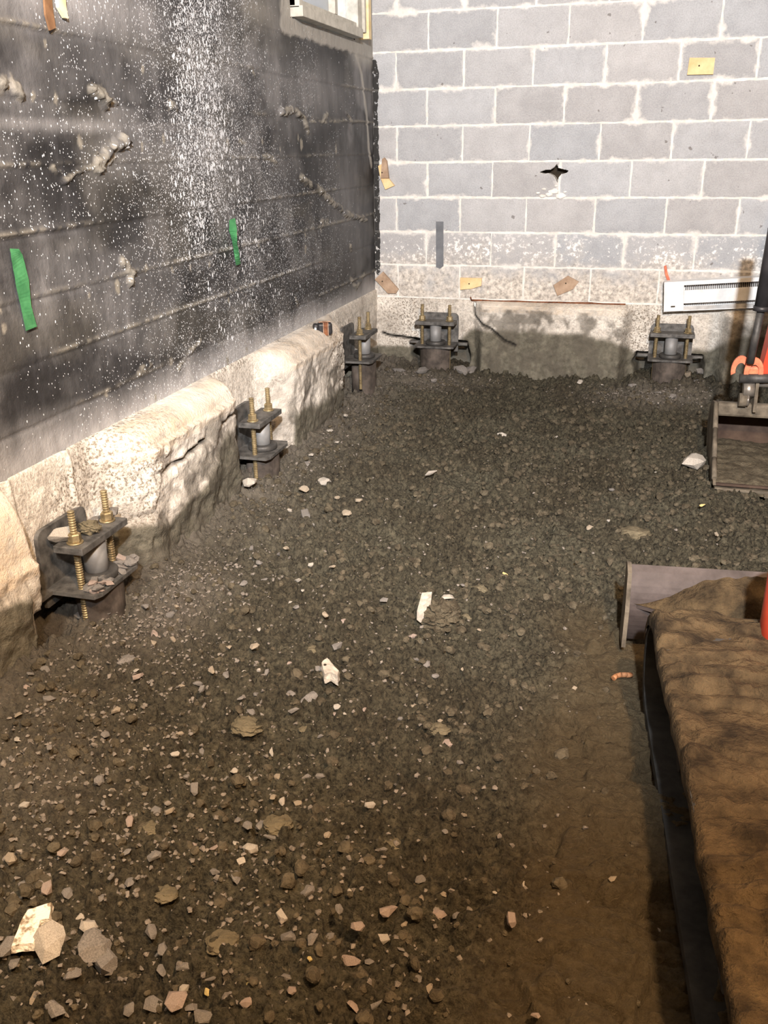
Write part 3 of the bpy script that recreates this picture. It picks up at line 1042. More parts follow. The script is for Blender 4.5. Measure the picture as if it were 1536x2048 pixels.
# ---- window
win = empty('window_1', (XL, 0.5 * (WY0 + WY1), WZ0))
tag(win, kind='structure')


def wbox(name, y0, y1, z0, z1, x0, x1, mat, parent=None, bev=0.003):
    x0 += 0.075
    x1 += 0.075
    m = MB().box((0.5 * (x0 + x1) - XL, 0.5 * (y0 + y1) - 0.5 * (WY0 + WY1), 0.5 * (z0 + z1) - WZ0), (x1 - x0, y1 - y0, z1 - z0), bev=bev)
    return m.build(name, mat, parent or win)


y_ml = onX(641, 60, XL - 0.06)[1]
y_r = onX(684, 60, XL - 0.06)[1]
wbox('window_frame', WY0 + 0.02, WY1 - 0.02, WZ0 + 0.004, WZ0 + 0.050, XL - 0.10, XL - 0.015, M_frame)
wbox('window_frame', WY0 + 0.02, WY1 - 0.03, WZ0 + 0.048, WZ0 + 0.082, XL - 0.11, XL - 0.05, M_frame)
wbox('window_frame', WY0 + 0.02, WY0 + 0.065, WZ0 + 0.04, 2.74, XL - 0.11, XL - 0.03, M_frame)
wbox('window_frame', y_r, y_r + 0.075, WZ0 + 0.04, 2.74, XL - 0.11, XL - 0.04, M_frame)
wbox('window_frame', y_r + 0.078, y_r + 0.11, WZ0 + 0.04, 2.74, XL - 0.10, XL - 0.025, M_frame)
wbox('mullion', y_ml - 0.02, y_ml + 0.025, WZ0 + 0.08, 2.74, XL - 0.10, XL - 0.045, M_frame)
wbox('wooden_jamb', y_r + 0.112, y_r + 0.165, WZ0 + 0.01, 2.74, XL - 0.12, XL - 0.012, M_cream)
wbox('pane', WY0 + 0.06, y_ml - 0.015, WZ0 + 0.08, 2.74, XL - 0.085, XL - 0.080, M_glass, bev=0)
wbox('pane_bar', WY0 + 0.10, WY0 + 0.115, WZ0 + 0.08, 2.74, XL - 0.079, XL - 0.06, M_white, bev=0)
# dark eave seen outside through the open half of the window
ev = MB()
pa = [onX(646, 10, XL - 0.9), onX(676, 20, XL - 0.9), onX(660, 30, XL - 0.9), onX(646, 40, XL - 0.9)]
vs = [tuple(p) for p in pa] + [(p[0] - 0.5, p[1], p[2]) for p in pa]
ev.add(vs, [(0, 1, 2, 3), (7, 6, 5, 4), (0, 4, 5, 1), (1, 5, 6, 2), (2, 6, 7, 3), (3, 7, 4, 0)])
pp = onX(646.5, 38, XL - 0.9)
ev.box((pp[0] - 0.2, pp[1] + 0.01, pp[2] - 0.15), (0.02, 0.02, 0.4))
pp = onX(652, 36, XL - 0.9)
ev.box((pp[0] - 0.2, pp[1] + 0.01, pp[2] - 0.15), (0.02, 0.02, 0.4))
ev.box((pp[0] - 0.2, pp[1], -0.4 + 1.0), (0.06, 0.06, 2.6))
tag(ev.build('roof_eave', M_roofout), 'dark pointed roof corner outside, seen through the window top left of the corner', 'roof')

# ================================================================== THINGS
# ---- underpinning brackets
def rod(x, d, z0, z1, r=0.0092):
    pr = []
    z = z0
    while z < z1:
        pr += [(r, z), (r * 1.18, z + 0.0028), (r * 1.18, z + 0.0045), (r, z + 0.0062)]
        z += 0.0080
    return MB().lathe(pr, Matrix.Translation((x, d, 0)), 14, smooth=False)


def hexnut(x, d, z, h=0.026, r=0.0195):
    m = MB()
    m.lathe([(r * 0.86, 0), (r, 0.003), (r, h - 0.003), (r * 0.86, h)], Matrix.Translation((x, d, z)) @ Matrix.Rotation(0.3, 4, 'Z'), 6, smooth=False)
    m.lathe([(r * 1.25, -0.004), (r * 1.25, 0.0)], Matrix.Translation((x, d, z)), 18)
    return m


def rounded_rect(w, h0, h1, r, n=5):
    pts = [(-w, h0), (w, h0)]
    for k in range(n + 1):
        a = PI / 2 * k / n
        pts.append((w - r + r * math.cos(a), h1 - r + r * math.sin(a)))
    for k in range(n + 1):
        a = PI / 2 + PI / 2 * k / n
        pts.append((-w + r + r * math.cos(a), h1 - r + r * math.sin(a)))
    return pts


def bracket(name, loc, rz, label, tilt=0.0, top_extra=0.0):
    """local: x along the wall, y out of the wall, z up; origin on the wall face at ground level"""
    t = empty(name, loc, rz)
    tag(t, label, 'foundation bracket', 'underpinning brackets on the footings')
    # upright plate bolted to the footing, rounded top corners
    MB().prism(rounded_rect(0.125, 0.10, 0.345 + top_extra, 0.030), 0.016, 0.030).build('back_plate', M_steel, t)
    # bearing seat with wings
    seat = MB()
    out = [(-0.128, 0.055), (-0.128, 0.195), (-0.100, 0.208), (0.100, 0.208), (0.128, 0.195), (0.128, 0.055), (0.190, 0.055), (0.190, 0.018), (-0.190, 0.018), (-0.190, 0.055)]
    n = len(out)
    seat.add([(a, b, 0.150) for a, b in out] + [(a, b, 0.162) for a, b in out],
             [tuple(range(n)), tuple(range(2 * n - 1, n - 1, -1))] + [(i, i + n, (i + 1) % n + n, (i + 1) % n) for i in range(n)])
    seat.build('seat_plate', M_steel, t)
    # curved skirt below the seat
    sk = MB()
    prof_o = []
    n = 14
    R0, R1 = 0.112, 0.104
    vs = []
    for k in range(n + 1):
        a = math.radians(30 + (150 - 30) * k / n)
        for R in (R0, R1):
            for z in (-0.06, 0.150):
                vs.append((R * math.cos(a) * 0.98, 0.085 + R * math.sin(a) * 1.0, z))
    fs = []
    for k in range(n):
        a = 4 * k
        fs += [(a, a + 4, a + 5, a + 1), (a + 2, a + 3, a + 7, a + 6), (a + 1, a + 5, a + 7, a + 3), (a, a + 2, a + 6, a + 4)]
    fs += [(0, 1, 3, 2), (4 * n, 4 * n + 2, 4 * n + 3, 4 * n + 1)]
    sk.add(vs, fs, smooth=False)
    sk.build('skirt', M_rustp, t)
    # pier tube with its collar
    MB().cyl((0, 0.100, -0.08), (0, 0.100, 0.149), 0.050, 28).build('sleeve', M_rustp, t)
    MB().cyl((0, 0.130, 0.163), (0, 0.130, 0.289), 0.036, 28).build('pier_pipe', M_pipe, t)
    MB().lathe([(0.037, 0.0), (0.060, 0.0), (0.063, 0.004), (0.063, 0.020), (0.058, 0.024), (0.037, 0.024)],
               Matrix.Translation((0, 0.130, 0.163)), 28, cap=False).build('collar', M_dark, t)
    # cap plate held down by two threaded rods
    MB().box((0, 0.128, 0.300), (0.252, 0.098, 0.022), bev=0.002).build('cap_plate', M_steel, t)
    for s in (-1, 1):
        r_ = rod(s * 0.088, 0.130, -0.01, 0.408).build('threaded_rod', M_brass, t)
        for z in (0.3155,):
            hexnut(s * 0.088, 0.130, z).build('nut', M_brass, r_)
    return t


LBL = [
    'steel foundation bracket with two threaded rods, nearest on the left footing, heaped with stones',
    'steel foundation bracket with two brass rods, middle one of the left footing',
    'steel foundation bracket tucked into the corner end of the left footing',
    'steel foundation bracket on the back footing near the corner, dark hole behind it',
    'steel foundation bracket on the back footing at the right, below the white heater',
]
k = 0
for y0, rise in BRK_L:
    bracket('underpinning_bracket', (XL, y0, rise), -PI / 2, LBL[k])
    k += 1
for x0, rise in BRK_B:
    bracket('underpinning_bracket', (x0, YB - 0.010, rise), PI, LBL[k])
    k += 1


# ---- small boards nailed to the walls
def quad_slab(name, pix, plane, thick, mat, label, cat, hole=None, group=None, lift=0.0):
    """four-cornered piece lying on a wall; corners read from the photograph on the wall's plane"""
    if plane == 'back':
        P = [onY(a, b, YB - 0.003 - lift) for a, b in pix]
        nv = np.array([0, -1, 0]) * thick
    else:
        P = [onX(a, b, XL + 0.009 + lift) for a, b in pix]
        nv = np.array([1, 0, 0]) * thick
    cen = sum(P) / len(P)
    n = len(P)
    m = MB()
    m.add([tuple(p - cen) for p in P] + [tuple(p - cen + nv) for p in P],
          [tuple(range(n)), tuple(range(2 * n - 1, n - 1, -1))] + [(i, i + n, (i + 1) % n + n, (i + 1) % n) for i in range(n)])
    o = m.build(name, mat, loc=tuple(cen))
    tag(o, label, cat, group)
    if hole:
        h = (onY(hole[0], hole[1], YB - 0.003 - lift) if plane == 'back' else onX(hole[0], hole[1], XL + 0.009 + lift)) - cen
        d = nv / thick
        MB().cyl(tuple(h + nv * 0.6), tuple(h + nv * 1.0 + d * 0.0012), 0.0045, 10).build('nail', M_hole, o)
    return o


quad_slab('wood_block', [(1379, 116), (1430, 116), (1426, 149), (1374, 150)], 'back', 0.016, M_wood,
          'bright square wooden block nailed to the upper right of the block wall', 'wood block', (1398, 132))
quad_slab('wood_scrap', [(757, 332), (764, 328), (770, 355), (762, 358)], 'back', 0.010, M_wood,
          'pale sliver of wood behind the leaning brown stick by the corner', 'wood scrap')
quad_slab('wood_scrap', [(766, 318), (770, 315), (775, 322), (779, 356), (763, 356)], 'back', 0.022, M_woodd,
          'brown pointed wooden stick on the block wall beside the dark corner', 'wood scrap', (766, 345), lift=0.011)
quad_slab('wood_scrap', [(763, 357), (778, 356), (790, 371), (772, 379)], 'back', 0.018, M_wood,
          'pale tilted wooden chip just below the brown pointed stick', 'wood scrap')
quad_slab('wood_block', [(921, 555), (964, 556), (963, 571), (944, 577), (921, 579)], 'back', 0.014, M_wood,
          'yellowish wooden block low on the back wall beside the grey tape', 'wood block', (939, 567))
quad_slab('wood_block', [(751, 558), (767, 543), (798, 578), (793, 586), (777, 586)], 'back', 0.018, M_woodd,
          'weathered tilted wooden plate low in the corner with a nail', 'wood block', (766, 562))
quad_slab('wood_block', [(1107, 570), (1136, 551), (1158, 563), (1146, 578), (1115, 591)], 'back', 0.014, M_woodd,
          'brown tilted wooden plate on the stained lowest block course', 'wood block', (1132, 566))
quad_slab('dark_tape_strip', [(872, 443), (887, 443), (887, 532), (880, 537), (872, 534)], 'back', 0.002, M_gtape,
          'long dark grey tape strip hanging on the lower block wall', 'tape')
quad_slab('rusty_hook', [(1328, 532), (1333, 530), (1335, 545), (1341, 562), (1335, 563), (1330, 548)], 'back', 0.010, M_orange,
          'small rusty red hook sticking up behind the left end of the heater', 'hook')


def tape(pixL, pixR, label, waves=0.003, twist=False):
    """strip of tape down the left wall"""
    m = MB()
    n = 26
    vs = []
    cen = onX(pixL[0][0], pixL[0][1], XL + 0.01)

    def along(P, t):
        s = t * (len(P) - 1)
        i = min(int(s), len(P) - 2)
        f = s - i
        return (P[i][0] * (1 - f) + P[i + 1][0] * f, P[i][1] * (1 - f) + P[i + 1][1] * f)
    for layer in (0, 1):
        for i in range(n + 1):
            t = i / n
            for P, sgn in ((pixL, -1), (pixR, 1)):
                a, b = along(P, t)
                lift = 0.010 + waves * (1 + math.sin(t * 17 + sgn)) * 0.5 + (0.035 * math.sin(t * PI) * (sgn > 0) if twist else 0)
                p = onX(a + random.uniform(-0.4, 0.4), b, XL + 0.004 + lift + layer * 0.0012)
                vs.append(tuple(p - cen))
    fs = []
    o2 = 2 * (n + 1)
    for i in range(n):
        a = 2 * i
        fs += [(a, a + 1, a + 3, a + 2), (o2 + a, o2 + a + 2, o2 + a + 3, o2 + a + 1), (a, a + 2, o2 + a + 2, o2 + a), (a + 1, o2 + a + 1, o2 + a + 3, a + 3)]
    m.add(vs, fs)
    tag(m.build('green_tape', M_green, loc=tuple(cen)), label, 'tape', 'green tape strips on the black wall')


tape([(20, 497), (25, 530), (33, 575), (42, 615), (52, 662)], [(38, 498), (45, 510), (58, 560), (62, 610), (74, 653)],
     'wide bright green tape strip at the left edge of the black wall')
tape([(459, 440), (458, 460), (464, 480), (468, 505), (472, 531)], [(470, 436), (474, 460), (474, 484), (478, 505), (481, 528)],
     'narrow curled green tape strip in the speckled middle of the black wall', 0.004, True)
quad_slab('brown_strap', [(83, -30), (98, -30), (101, 10), (108, 56), (97, 61), (88, 30)], 'left', 0.006, M_brown,
          'dark brown strap hanging down at the top left of the black wall', 'strap')
quad_slab('torn_board', [(106, -30), (124, -30), (126, 10), (131, 38), (124, 36), (112, 15)], 'left', 0.010, M_cream,
          'torn cream and yellow board end beside the brown strap', 'board')

# rusty bar along the top of the back footing
rbm = MB()
prev = None
for i in range(15):
    p = onY(943 + i * 22, 601 + i * 0.55 + random.uniform(-0.6, 0.6), YB - 0.012)
    if prev is not None:
        rbm.cyl(tuple(prev), tuple(p), 0.0065 if i < 12 else 0.005, 8)
    prev = p
rbm.cyl(tuple(onY(943, 601, YB - 0.012)), tuple(onY(941, 594, YB - 0.02)), 0.004, 8)
tag(rbm.build('rusty_bar', M_rust), 'thin rusty bar lying along the top of the back footing', 'bar')

# ---- electric baseboard heater, hanging slightly askew on the block wall
hp = onY(1330, 593, 5.70)
heat = empty('baseboard_heater', (hp[0], 5.70, hp[2] - 0.085))
heat.rotation_euler = (0, math.radians(-4.6), 0)
tag(heat, 'white metal baseboard heater with two long slots, tilted on the lower right wall', 'heater')
HL = 1.05
MB().box((HL / 2, 0.035, 0.085), (HL, 0.012, 0.175), bev=0.002).build('back_panel', M_white, heat)
MB().box((HL / 2, 0.0, 0.168), (HL, 0.075, 0.008), bev=0.002).build('top_lip', M_white, heat)
MB().box((HL / 2, -0.034, 0.158), (HL, 0.006, 0.020), bev=0.002).build('top_rail', M_white, heat)
MB().box((HL / 2 + 0.056, -0.034, 0.082), (HL - 0.112, 0.008, 0.076), bev=0.002).build('front_panel', M_white, heat)
MB().box((0.056, -0.036, 0.076), (0.112, 0.010, 0.150), bev=0.003).build('end_cap', M_white, heat)
MB().box((HL / 2, -0.030, 0.012), (HL, 0.006, 0.026), bev=0.002).build('bottom_rail', simple('grey_rail', (0.34, 0.34, 0.34), (0.52, 0.52, 0.52), 20, 0.5), heat)
MB().box((HL / 2, 0.0, 0.002), (HL, 0.070, 0.004)).build('bottom_tray', M_white, heat)
fin = MB()
for i in range(90):
    fin.box((0.125 + i * 0.0102, 0.0, 0.09), (0.0022, 0.05, 0.11))
fin.cyl((0.1, 0, 0.09), (HL - 0.02, 0, 0.09), 0.010, 10)
fin.build('heating_fins', M_fin, heat)
MB().box((0.052, -0.0425, 0.030), (0.024, 0.003, 0.008)).build('latch', M_hole, heat)
MB().box((0.0015, 0.0, 0.085), (0.003, 0.074, 0.172)).build('end_plate', M_white, heat)

# ---- black tool case on the ledge
tm = onX(645, 664, -1.575)
tms = empty('tape_measure', (-1.575, tm[1], 0.486), math.radians(28))
tag(tms, 'small black tape measure case with copper coloured trim lying on the footing ledge', 'tape measure')
MB().box((0.012, 0, 0.034), (0.076, 0.055, 0.064), bev=0.014, seg=3).build('case', M_black, tms)
MB().box((-0.034, 0, 0.038), (0.030, 0.048, 0.046), bev=0.012, seg=3).build('nose', M_black, tms)
for x in (0.002, 0.026):
    MB().box((x, 0, 0.034), (0.0035, 0.0575, 0.0665), bev=0.001).build('trim_band', M_copper, tms)
MB().box((0.014, 0, 0.034), (0.018, 0.0564, 0.0652), bev=0.001).build('centre_band', M_rust, tms)
MB().box((-0.040, -0.0255, 0.037), (0.010, 0.004, 0.016), bev=0.001).build('blade_hook', M_white, tms)
MB().box((0.012, 0.004, 0.0665), (0.060, 0.004, 0.003)).build('top_trim', M_copper, tms)

# ================================================================== EXCAVATOR
EA = math.radians(5.6)
ex = empty('mini_excavator', (0.640, 1.648, 0.0), EA)
tag(ex, 'red mini excavator with muddy rubber track, dozer blade, arm and bucket at the right edge', 'excavator')
EI = Matrix.Translation((0.640, 1.648, 0)) @ Matrix.Rotation(EA, 4, 'Z')
EI = EI.inverted()          # world point -> excavator space


def w2e(p):
    return EI @ Vector(p)


# track outline in (y,z): sprocket behind, idler in front
def track_path(off=0.0, n=14):
    yf, yb = 0.490, -0.62
    r = 0.138 - off
    rb_ = 0.143 - off
    pts = []
    for k in range(n + 1):
        a = PI / 2 - PI * k / n
        pts.append((yf + r * math.cos(a), 0.140 + r * math.sin(a)))
    for k in range(1, 12):
        pts.append((yf + (yb - yf) * k / 12, 0.140 - r))
    for k in range(n + 1):
        a = -PI / 2 - PI * k / n
        pts.append((yb + rb_ * math.cos(a), 0.143 + rb_ * math.sin(a)))
    for k in range(1, 24):
        t = k / 24
        sag = -0.010 * math.sin(t * PI * 2) ** 2
        pts.append((yb + (yf - yb) * t, 0.140 + r + sag))
    return pts


def make_track(side):
    x0 = -0.49 if side < 0 else 0.27
    x1 = x0 + 0.22
    m = MB()
    po = track_path(0.0)
    pi_ = track_path(0.026)
    n = len(po)
    vs = []
    for (a, b), (c_, d_) in zip(po, pi_):
        vs += [(x0, a, b), (x1, a, b), (x1, c_, d_), (x0, c_, d_)]
    fs = []
    for i in range(n):
        j = (i + 1) % n
        for k in range(4):
            k2 = (k + 1) % 4
            fs.append((4 * i + k, 4 * j + k, 4 * j + k2, 4 * i + k2))
    m.add(vs, fs)
    t = m.build('track', M_rubber, ex)
    # tread bars
    tb = MB()
    P = [Vector((0, a, b)) for a, b in track_path(0.008)]
    Ls = [0]
    for i in range(n):
        Ls.append(Ls[-1] + (P[(i + 1) % n] - P[i]).length)
    tot = Ls[-1]
    k = 0
    s = 0.0
    while s < tot:
        i = max(j for j in range(n) if Ls[j] <= s)
        f = (s - Ls[i]) / (Ls[i + 1] - Ls[i])
        p = P[i].lerp(P[(i + 1) % n], f)
        d = (P[(i + 1) % n] - P[i]).normalized()
        ang = math.atan2(d.z, d.y)
        T = Matrix.Translation((0, p.y, p.z)) @ Matrix.Rotation(ang, 4, 'X')
        tb.box(((x0 + x1) / 2 + (0.008 if k % 2 else -0.008), 0, 0), (x1 - x0 - 0.016, 0.030, 0.022), T, bev=0.004, seg=1)
        s += tot / 46
        k += 1
    tb.build('tread', M_rubber, t)
    # frame, rollers, idler and sprocket
    MB().box(((x0 + x1) / 2, -0.02, 0.150), (0.10, 1.05, 0.11), bev=0.012).build('track_frame', M_dark, t)
    for yv, r in ((0.490, 0.112), (-0.62, 0.118)):
        MB().lathe([(0.03, -0.02), (r * 0.75, -0.018), (r, -0.03), (r, 0.03), (r * 0.75, 0.018), (0.03, 0.02)],
                   Matrix.Translation(((x0 + x1) / 2, yv, 0.152)) @ Matrix.Rotation(PI / 2, 4, 'Y'), 24).build('idler' if yv > 0 else 'sprocket', M_dark, t)
    for yv in (-0.35, -0.05, 0.25):
        MB().cyl((x0 + 0.05, yv, 0.066), (x1 - 0.05, yv, 0.066), 0.036, 18).build('roller', M_dark, t)
    return t


tr = make_track(-1)
make_track(1)
# mud caked on the top run of the near track
my = np.arange(-0.76, 0.627, 0.0055)
mu = np.arange(0, 0.352, 0.0055)
MY, MU = np.meshgrid(my, mu, indexing='ij')
fr = 0.490
topz = 0.272 - 0.010 * np.sin(np.clip((MY + 0.62) / 1.205, 0, 1) * PI * 2) ** 2
drop = np.where(MY > fr, 0.141 - np.sqrt(np.clip(0.141 ** 2 - (MY - fr) ** 2, 0, 1)), 0)
drop = drop + np.where(MY < -0.62, 0.146 - np.sqrt(np.clip(0.146 ** 2 - (MY + 0.62) ** 2, 0.003, 1)), 0)
edge_l = 0.010 * (fbm(MY * 14, MY * 0, 91, 3) - 0.5)
f1, f2, cv = cells(MY * 11 + 0.6 * fbm(MY * 9, MU * 9, 92, 2), MU * 7, 9)
bars = 0.5 + 0.5 * np.sin(MY * 2 * PI / 0.066 + 5 * (fbm(MY * 5, MU * 8, 96, 2) - 0.5))
mh = 0.010 + 0.020 * (fbm(MY * 10, MU * 8, 93, 4) - 0.35) + 0.018 * np.clip(f2 - f1, 0, 0.25) / 0.25 * cv
mh += 0.014 * sst(0.25, 0.85, bars) * sst(0.30, 0.55, fbm(MY * 6, MU * 6, 95, 2))
mh *= sst(0, 0.016, MU + 0.006) * sst(0.352, 0.32, MU) * 0.85 + 0.15
MZ = topz - drop + mh
MX = -0.495 + MU + edge_l * (MU < 0.06)
Pm = np.stack([MX, MY, MZ], -1)
bot = Pm.copy()
bot[..., 2] = topz - drop - 0.018
side = np.concatenate([bot[:, :1], Pm, bot[:, -1:]], 1)
gm = grid_obj('caked_mud', side, M_mud, parent=tr)
gm['label'] = 'brown mud caked on the top of the track'

# dozer blade with curved face, side plate and push arms
bl_path = [(0.955 + 0.050 * math.cos(a), 0.125 + 0.125 * math.sin(a)) for a in [math.radians(-84 + 168 * k / 14) for k in range(15)]]
bl_path = [(0.915 - 0.050 * (1 - ((k / 14) * 2 - 1) ** 2), 0.005 + 0.235 * k / 14) for k in range(15)]
bld = MB().sweep(bl_path, (-0.515, 0.50), 0.010).build('dozer_blade', M_blade, ex)
for s in (-0.525, 0.50):
    pr = [(0.850, 0.0), (0.930, 0.0), (0.932, 0.243), (0.905, 0.252), (0.865, 0.235), (0.845, 0.12)]
    m = MB()
    vs = [(s, a, b) for a, b in pr] + [(s + 0.012, a, b) for a, b in pr]
    n = len(pr)
    m.add(vs, [tuple(range(n)), tuple(range(2 * n - 1, n - 1, -1))] + [(i, i + n, (i + 1) % n + n, (i + 1) % n) for i in range(n)])
    m.build('blade_end_plate', M_bucket, bld)
MB().box((-0.005, 0.920, 0.012), (1.02, 0.022, 0.020), bev=0.003).build('cutting_edge', M_bucket, bld)
for s in (-1, 1):
    MB().cyl((s * 0.19, 0.865, 0.11), (s * 0.19, 0.30, 0.20), 0.030, 14).build('push_arm', M_dark, bld)
# shelf brace across the back of the blade, loaded with soil
m = MB()
pts = [(-0.512, 0.885), (-0.512, 0.865), (-0.33, 0.775), (0.30, 0.775), (0.49, 0.865), (0.49, 0.885)]
n = len(pts)
m.add([(a, b, 0.130) for a, b in pts] + [(a, b, 0.142) for a, b in pts],
      [tuple(range(n)), tuple(range(2 * n - 1, n - 1, -1))] + [(i, i + n, (i + 1) % n + n, (i + 1) % n) for i in range(n)])
m.build('blade_brace', M_blade, bld)
gx = np.arange(-0.508, 0.40, 0.008)
gv = np.linspace(0, 1, 22)
GX, GV = np.meshgrid(gx, gv, indexing='ij')
yfront = np.where(GX < -0.33, 0.862 - (GX + 0.512) * 0.49, 0.776)
GY = yfront + (0.872 - yfront) * GV
inb = sst(-0.50, -0.24, GX)
GZ = 0.1425 + inb * sst(0, 0.35, GV) * (0.025 + 0.065 * GV + 0.045 * (fbm(GX * 16, GY * 16, 97, 4) - 0.3)) + 0.003 * fbm(GX * 30, GY * 30, 99, 2)
sl = grid_obj('loaded_soil', np.stack([GX, GY, GZ], -1), M_mud, parent=bld)
sl['label'] = 'brown soil lying on the blade brace'

# undercarriage centre, house and seat deck
MB().box((0, -0.02, 0.20), (0.52, 0.75, 0.14), bev=0.03).build('undercarriage', M_dark, ex)
MB().cyl((0, 0, 0.30), (0, 0, 0.40), 0.26, 32).build('slew_ring', M_dark, ex)
hs = MB()
out = []
for cx, cyv, a0 in ((-0.02, 0.10, 90), (-0.02, -0.52, 180), (0.36, -0.52, 270), (0.36, 0.10, 0)):
    for k in range(7):
        a = math.radians(a0 + 90 * k / 6)
        out.append((cx + 0.12 * math.cos(a), cyv + 0.12 * math.sin(a)))
n = len(out)
vs = []
for z, sc in ((0.40, 0.96), (0.43, 1.0), (0.78, 1.0), (0.84, 0.95)):
    vs += [((a - 0.08) * sc + 0.08, (b + 0.04) * sc - 0.04, z) for a, b in out]
fs = [tuple(range(n))[::-1], tuple(range(3 * n, 4 * n))]
for L_ in range(3):
    for i in range(n):
        j = (i + 1) % n
        fs.append((L_ * n + i, L_ * n + j, (L_ + 1) * n + j, (L_ + 1) * n + i))
hs.add(vs, fs)
hs.build('body', M_red, ex)
MB().box((0.12, -0.35, 0.93), (0.42, 0.38, 0.10), bev=0.03).build('seat', M_black, ex)
MB().box((0.12, -0.52, 1.12), (0.40, 0.09, 0.36), bev=0.03).build('backrest', M_black, ex)
# swing bracket
pr_ = onZ(1527, 1205, 0.36)
MB().lathe([(0.03, 0.20), (0.085, 0.20), (0.10, 0.23), (0.10, 0.46), (0.085, 0.49), (0.03, 0.49)],
           Matrix.Translation(w2e((pr_[0] + 0.10, pr_[1], 0.0))), 28).build('swing_bracket', M_red, ex)
MB().box(tuple(w2e((pr_[0] + 0.19, pr_[1] - 0.30, 0.36))), (0.16, 0.62, 0.16), bev=0.02).build('front_frame', M_red, ex)


def beam(name, pts, w, hts, mat, parent=ex, bev=0.0):
    """box-section beam through world points"""
    P = [w2e(p) for p in pts]
    m = MB()
    vs = []
    for i, p in enumerate(P):
        t = (P[min(i + 1, len(P) - 1)] - P[max(i - 1, 0)]).normalized()
        sx = Vector((1, 0, 0)) - t * t.x
        sx.normalize()
        up = t.cross(sx)
        for a, b in ((-1, -1), (1, -1), (1, 1), (-1, 1)):
            vs.append(tuple(p + sx * a * w / 2 + up * b * hts[i] / 2))
    fs = [(0, 1, 2, 3), tuple(4 * (len(P) - 1) + k for k in (3, 2, 1, 0))]
    for i in range(len(P) - 1):
        for k in range(4):
            fs.append((4 * i + k, 4 * i + 4 + k, 4 * i + 4 + (k + 1) % 4, 4 * i + (k + 1) % 4))
    m.add(vs, fs)
    return m.build(name, mat, parent)


BX = 0.585      # the bucket's centre line
YK = 4.24
beam('boom', [(0.56, 2.25, 0.46), (0.72, 2.7, 1.05), (0.70, 3.5, 1.50), (0.70, 4.12, 1.48)], 0.10, (0.13, 0.17, 0.17, 0.12), M_red)
stick = beam('stick', [(0.700, 4.18, 1.56), (0.655, 4.22, 1.15), (0.598, YK, 0.72), (0.570, YK, 0.43)], 0.085, (0.10, 0.13, 0.10, 0.07), M_red)
# hydraulic cylinder running down the left side of the stick
q0 = Vector(onY(1541, 515, 4.15))
q1 = Vector(onY(1524, 612, 4.15))
q2 = Vector(onY(1500, 727, 4.15))
q00 = q0 + (q0 - q1) * 1.2
MB().cyl(w2e(q00), w2e(q1), 0.030, 20).build('cylinder_barrel', M_black, ex)
MB().cyl(w2e(q1), w2e(q1 + (q1 - q0).normalized() * 0.02), 0.034, 20).build('cylinder_gland', M_black, ex)
MB().cyl(w2e(q1), w2e(q2), 0.0165, 18).build('cylinder_rod', M_dark, ex)
# orange linkage: curved hook plates at the foot of the cylinder
for dx in (0.0, 0.052):
    hk = MB()
    cx_, cz_ = YK - 0.02, 0.462
    vs = []
    n = 16
    for k in range(n + 1):
        a = math.radians(-30 + 230 * k / n)
        for R in (0.064, 0.034):
            vs.append((a, R))
    P3 = []
    c0 = onY(1481 + dx * 0, 741, 4.20)
    for xx_ in (0, 0.016):
        for a, R in vs:
            # the ring stands upright, facing the camera side
            P3.append(w2e((c0[0] + dx + R * math.cos(a) * 0.62, 4.20 - 0.5 * dx + xx_, c0[2] + R * math.sin(a))))
    nn = len(vs)
    fs = []
    for k in range(n):
        a = 2 * k
        fs += [(a, a + 2, a + 3, a + 1), (nn + a, nn + a + 1, nn + a + 3, nn + a + 2), (a, nn + a, nn + a + 2, a + 2), (a + 1, a + 3, nn + a + 3, nn + a + 1)]
    fs += [(0, 1, nn + 1, nn), (2 * n, nn + 2 * n, nn + 2 * n + 1, 2 * n + 1)]
    hk.add([tuple(p) for p in P3], fs)
    hk.build('link_hook', M_orange, ex)
c0 = onY(1508, 745, 4.20)
MB().box(tuple(w2e(c0)), (0.055, 0.035, 0.060), bev=0.012).build('link_plate', M_orange, ex)
pA, pB = onY(1479, 757, 4.18), onY(1560, 757, 4.18)
MB().cyl(w2e(pA), w2e(pB), 0.020, 20).build('upper_pin', M_dark, ex)
pA, pB = onY(1486, 778, 4.20), onY(1508, 778, 4.20)
MB().cyl(w2e(pA), w2e(pB), 0.036, 22).build('link_boss', M_chrome, ex)
pA = onY(1487, 800, 4.19)
MB().cyl(w2e(pA - np.array([0.02, 0, 0])), w2e(pA + np.array([0.012, 0, 0])), 0.030, 22).build('bucket_bushing', M_bucket, ex)
MB().cyl(w2e(pA + np.array([0.012, 0, 0])), w2e(pA + np.array([0.022, 0, 0])), 0.026, 22).build('bucket_bushing_cap', M_chrome, ex)
for x_ in (0.52, 0.66):
    beam('bucket_ear', [(x_, 4.24, 0.29), (x_, 4.215, 0.42)], 0.014, (0.13, 0.07), M_bucket)
MB().cyl(w2e((0.50, 4.22, 0.40)), w2e((0.70, 4.22, 0.40)), 0.018, 18).build('bucket_pin', M_chrome, ex)

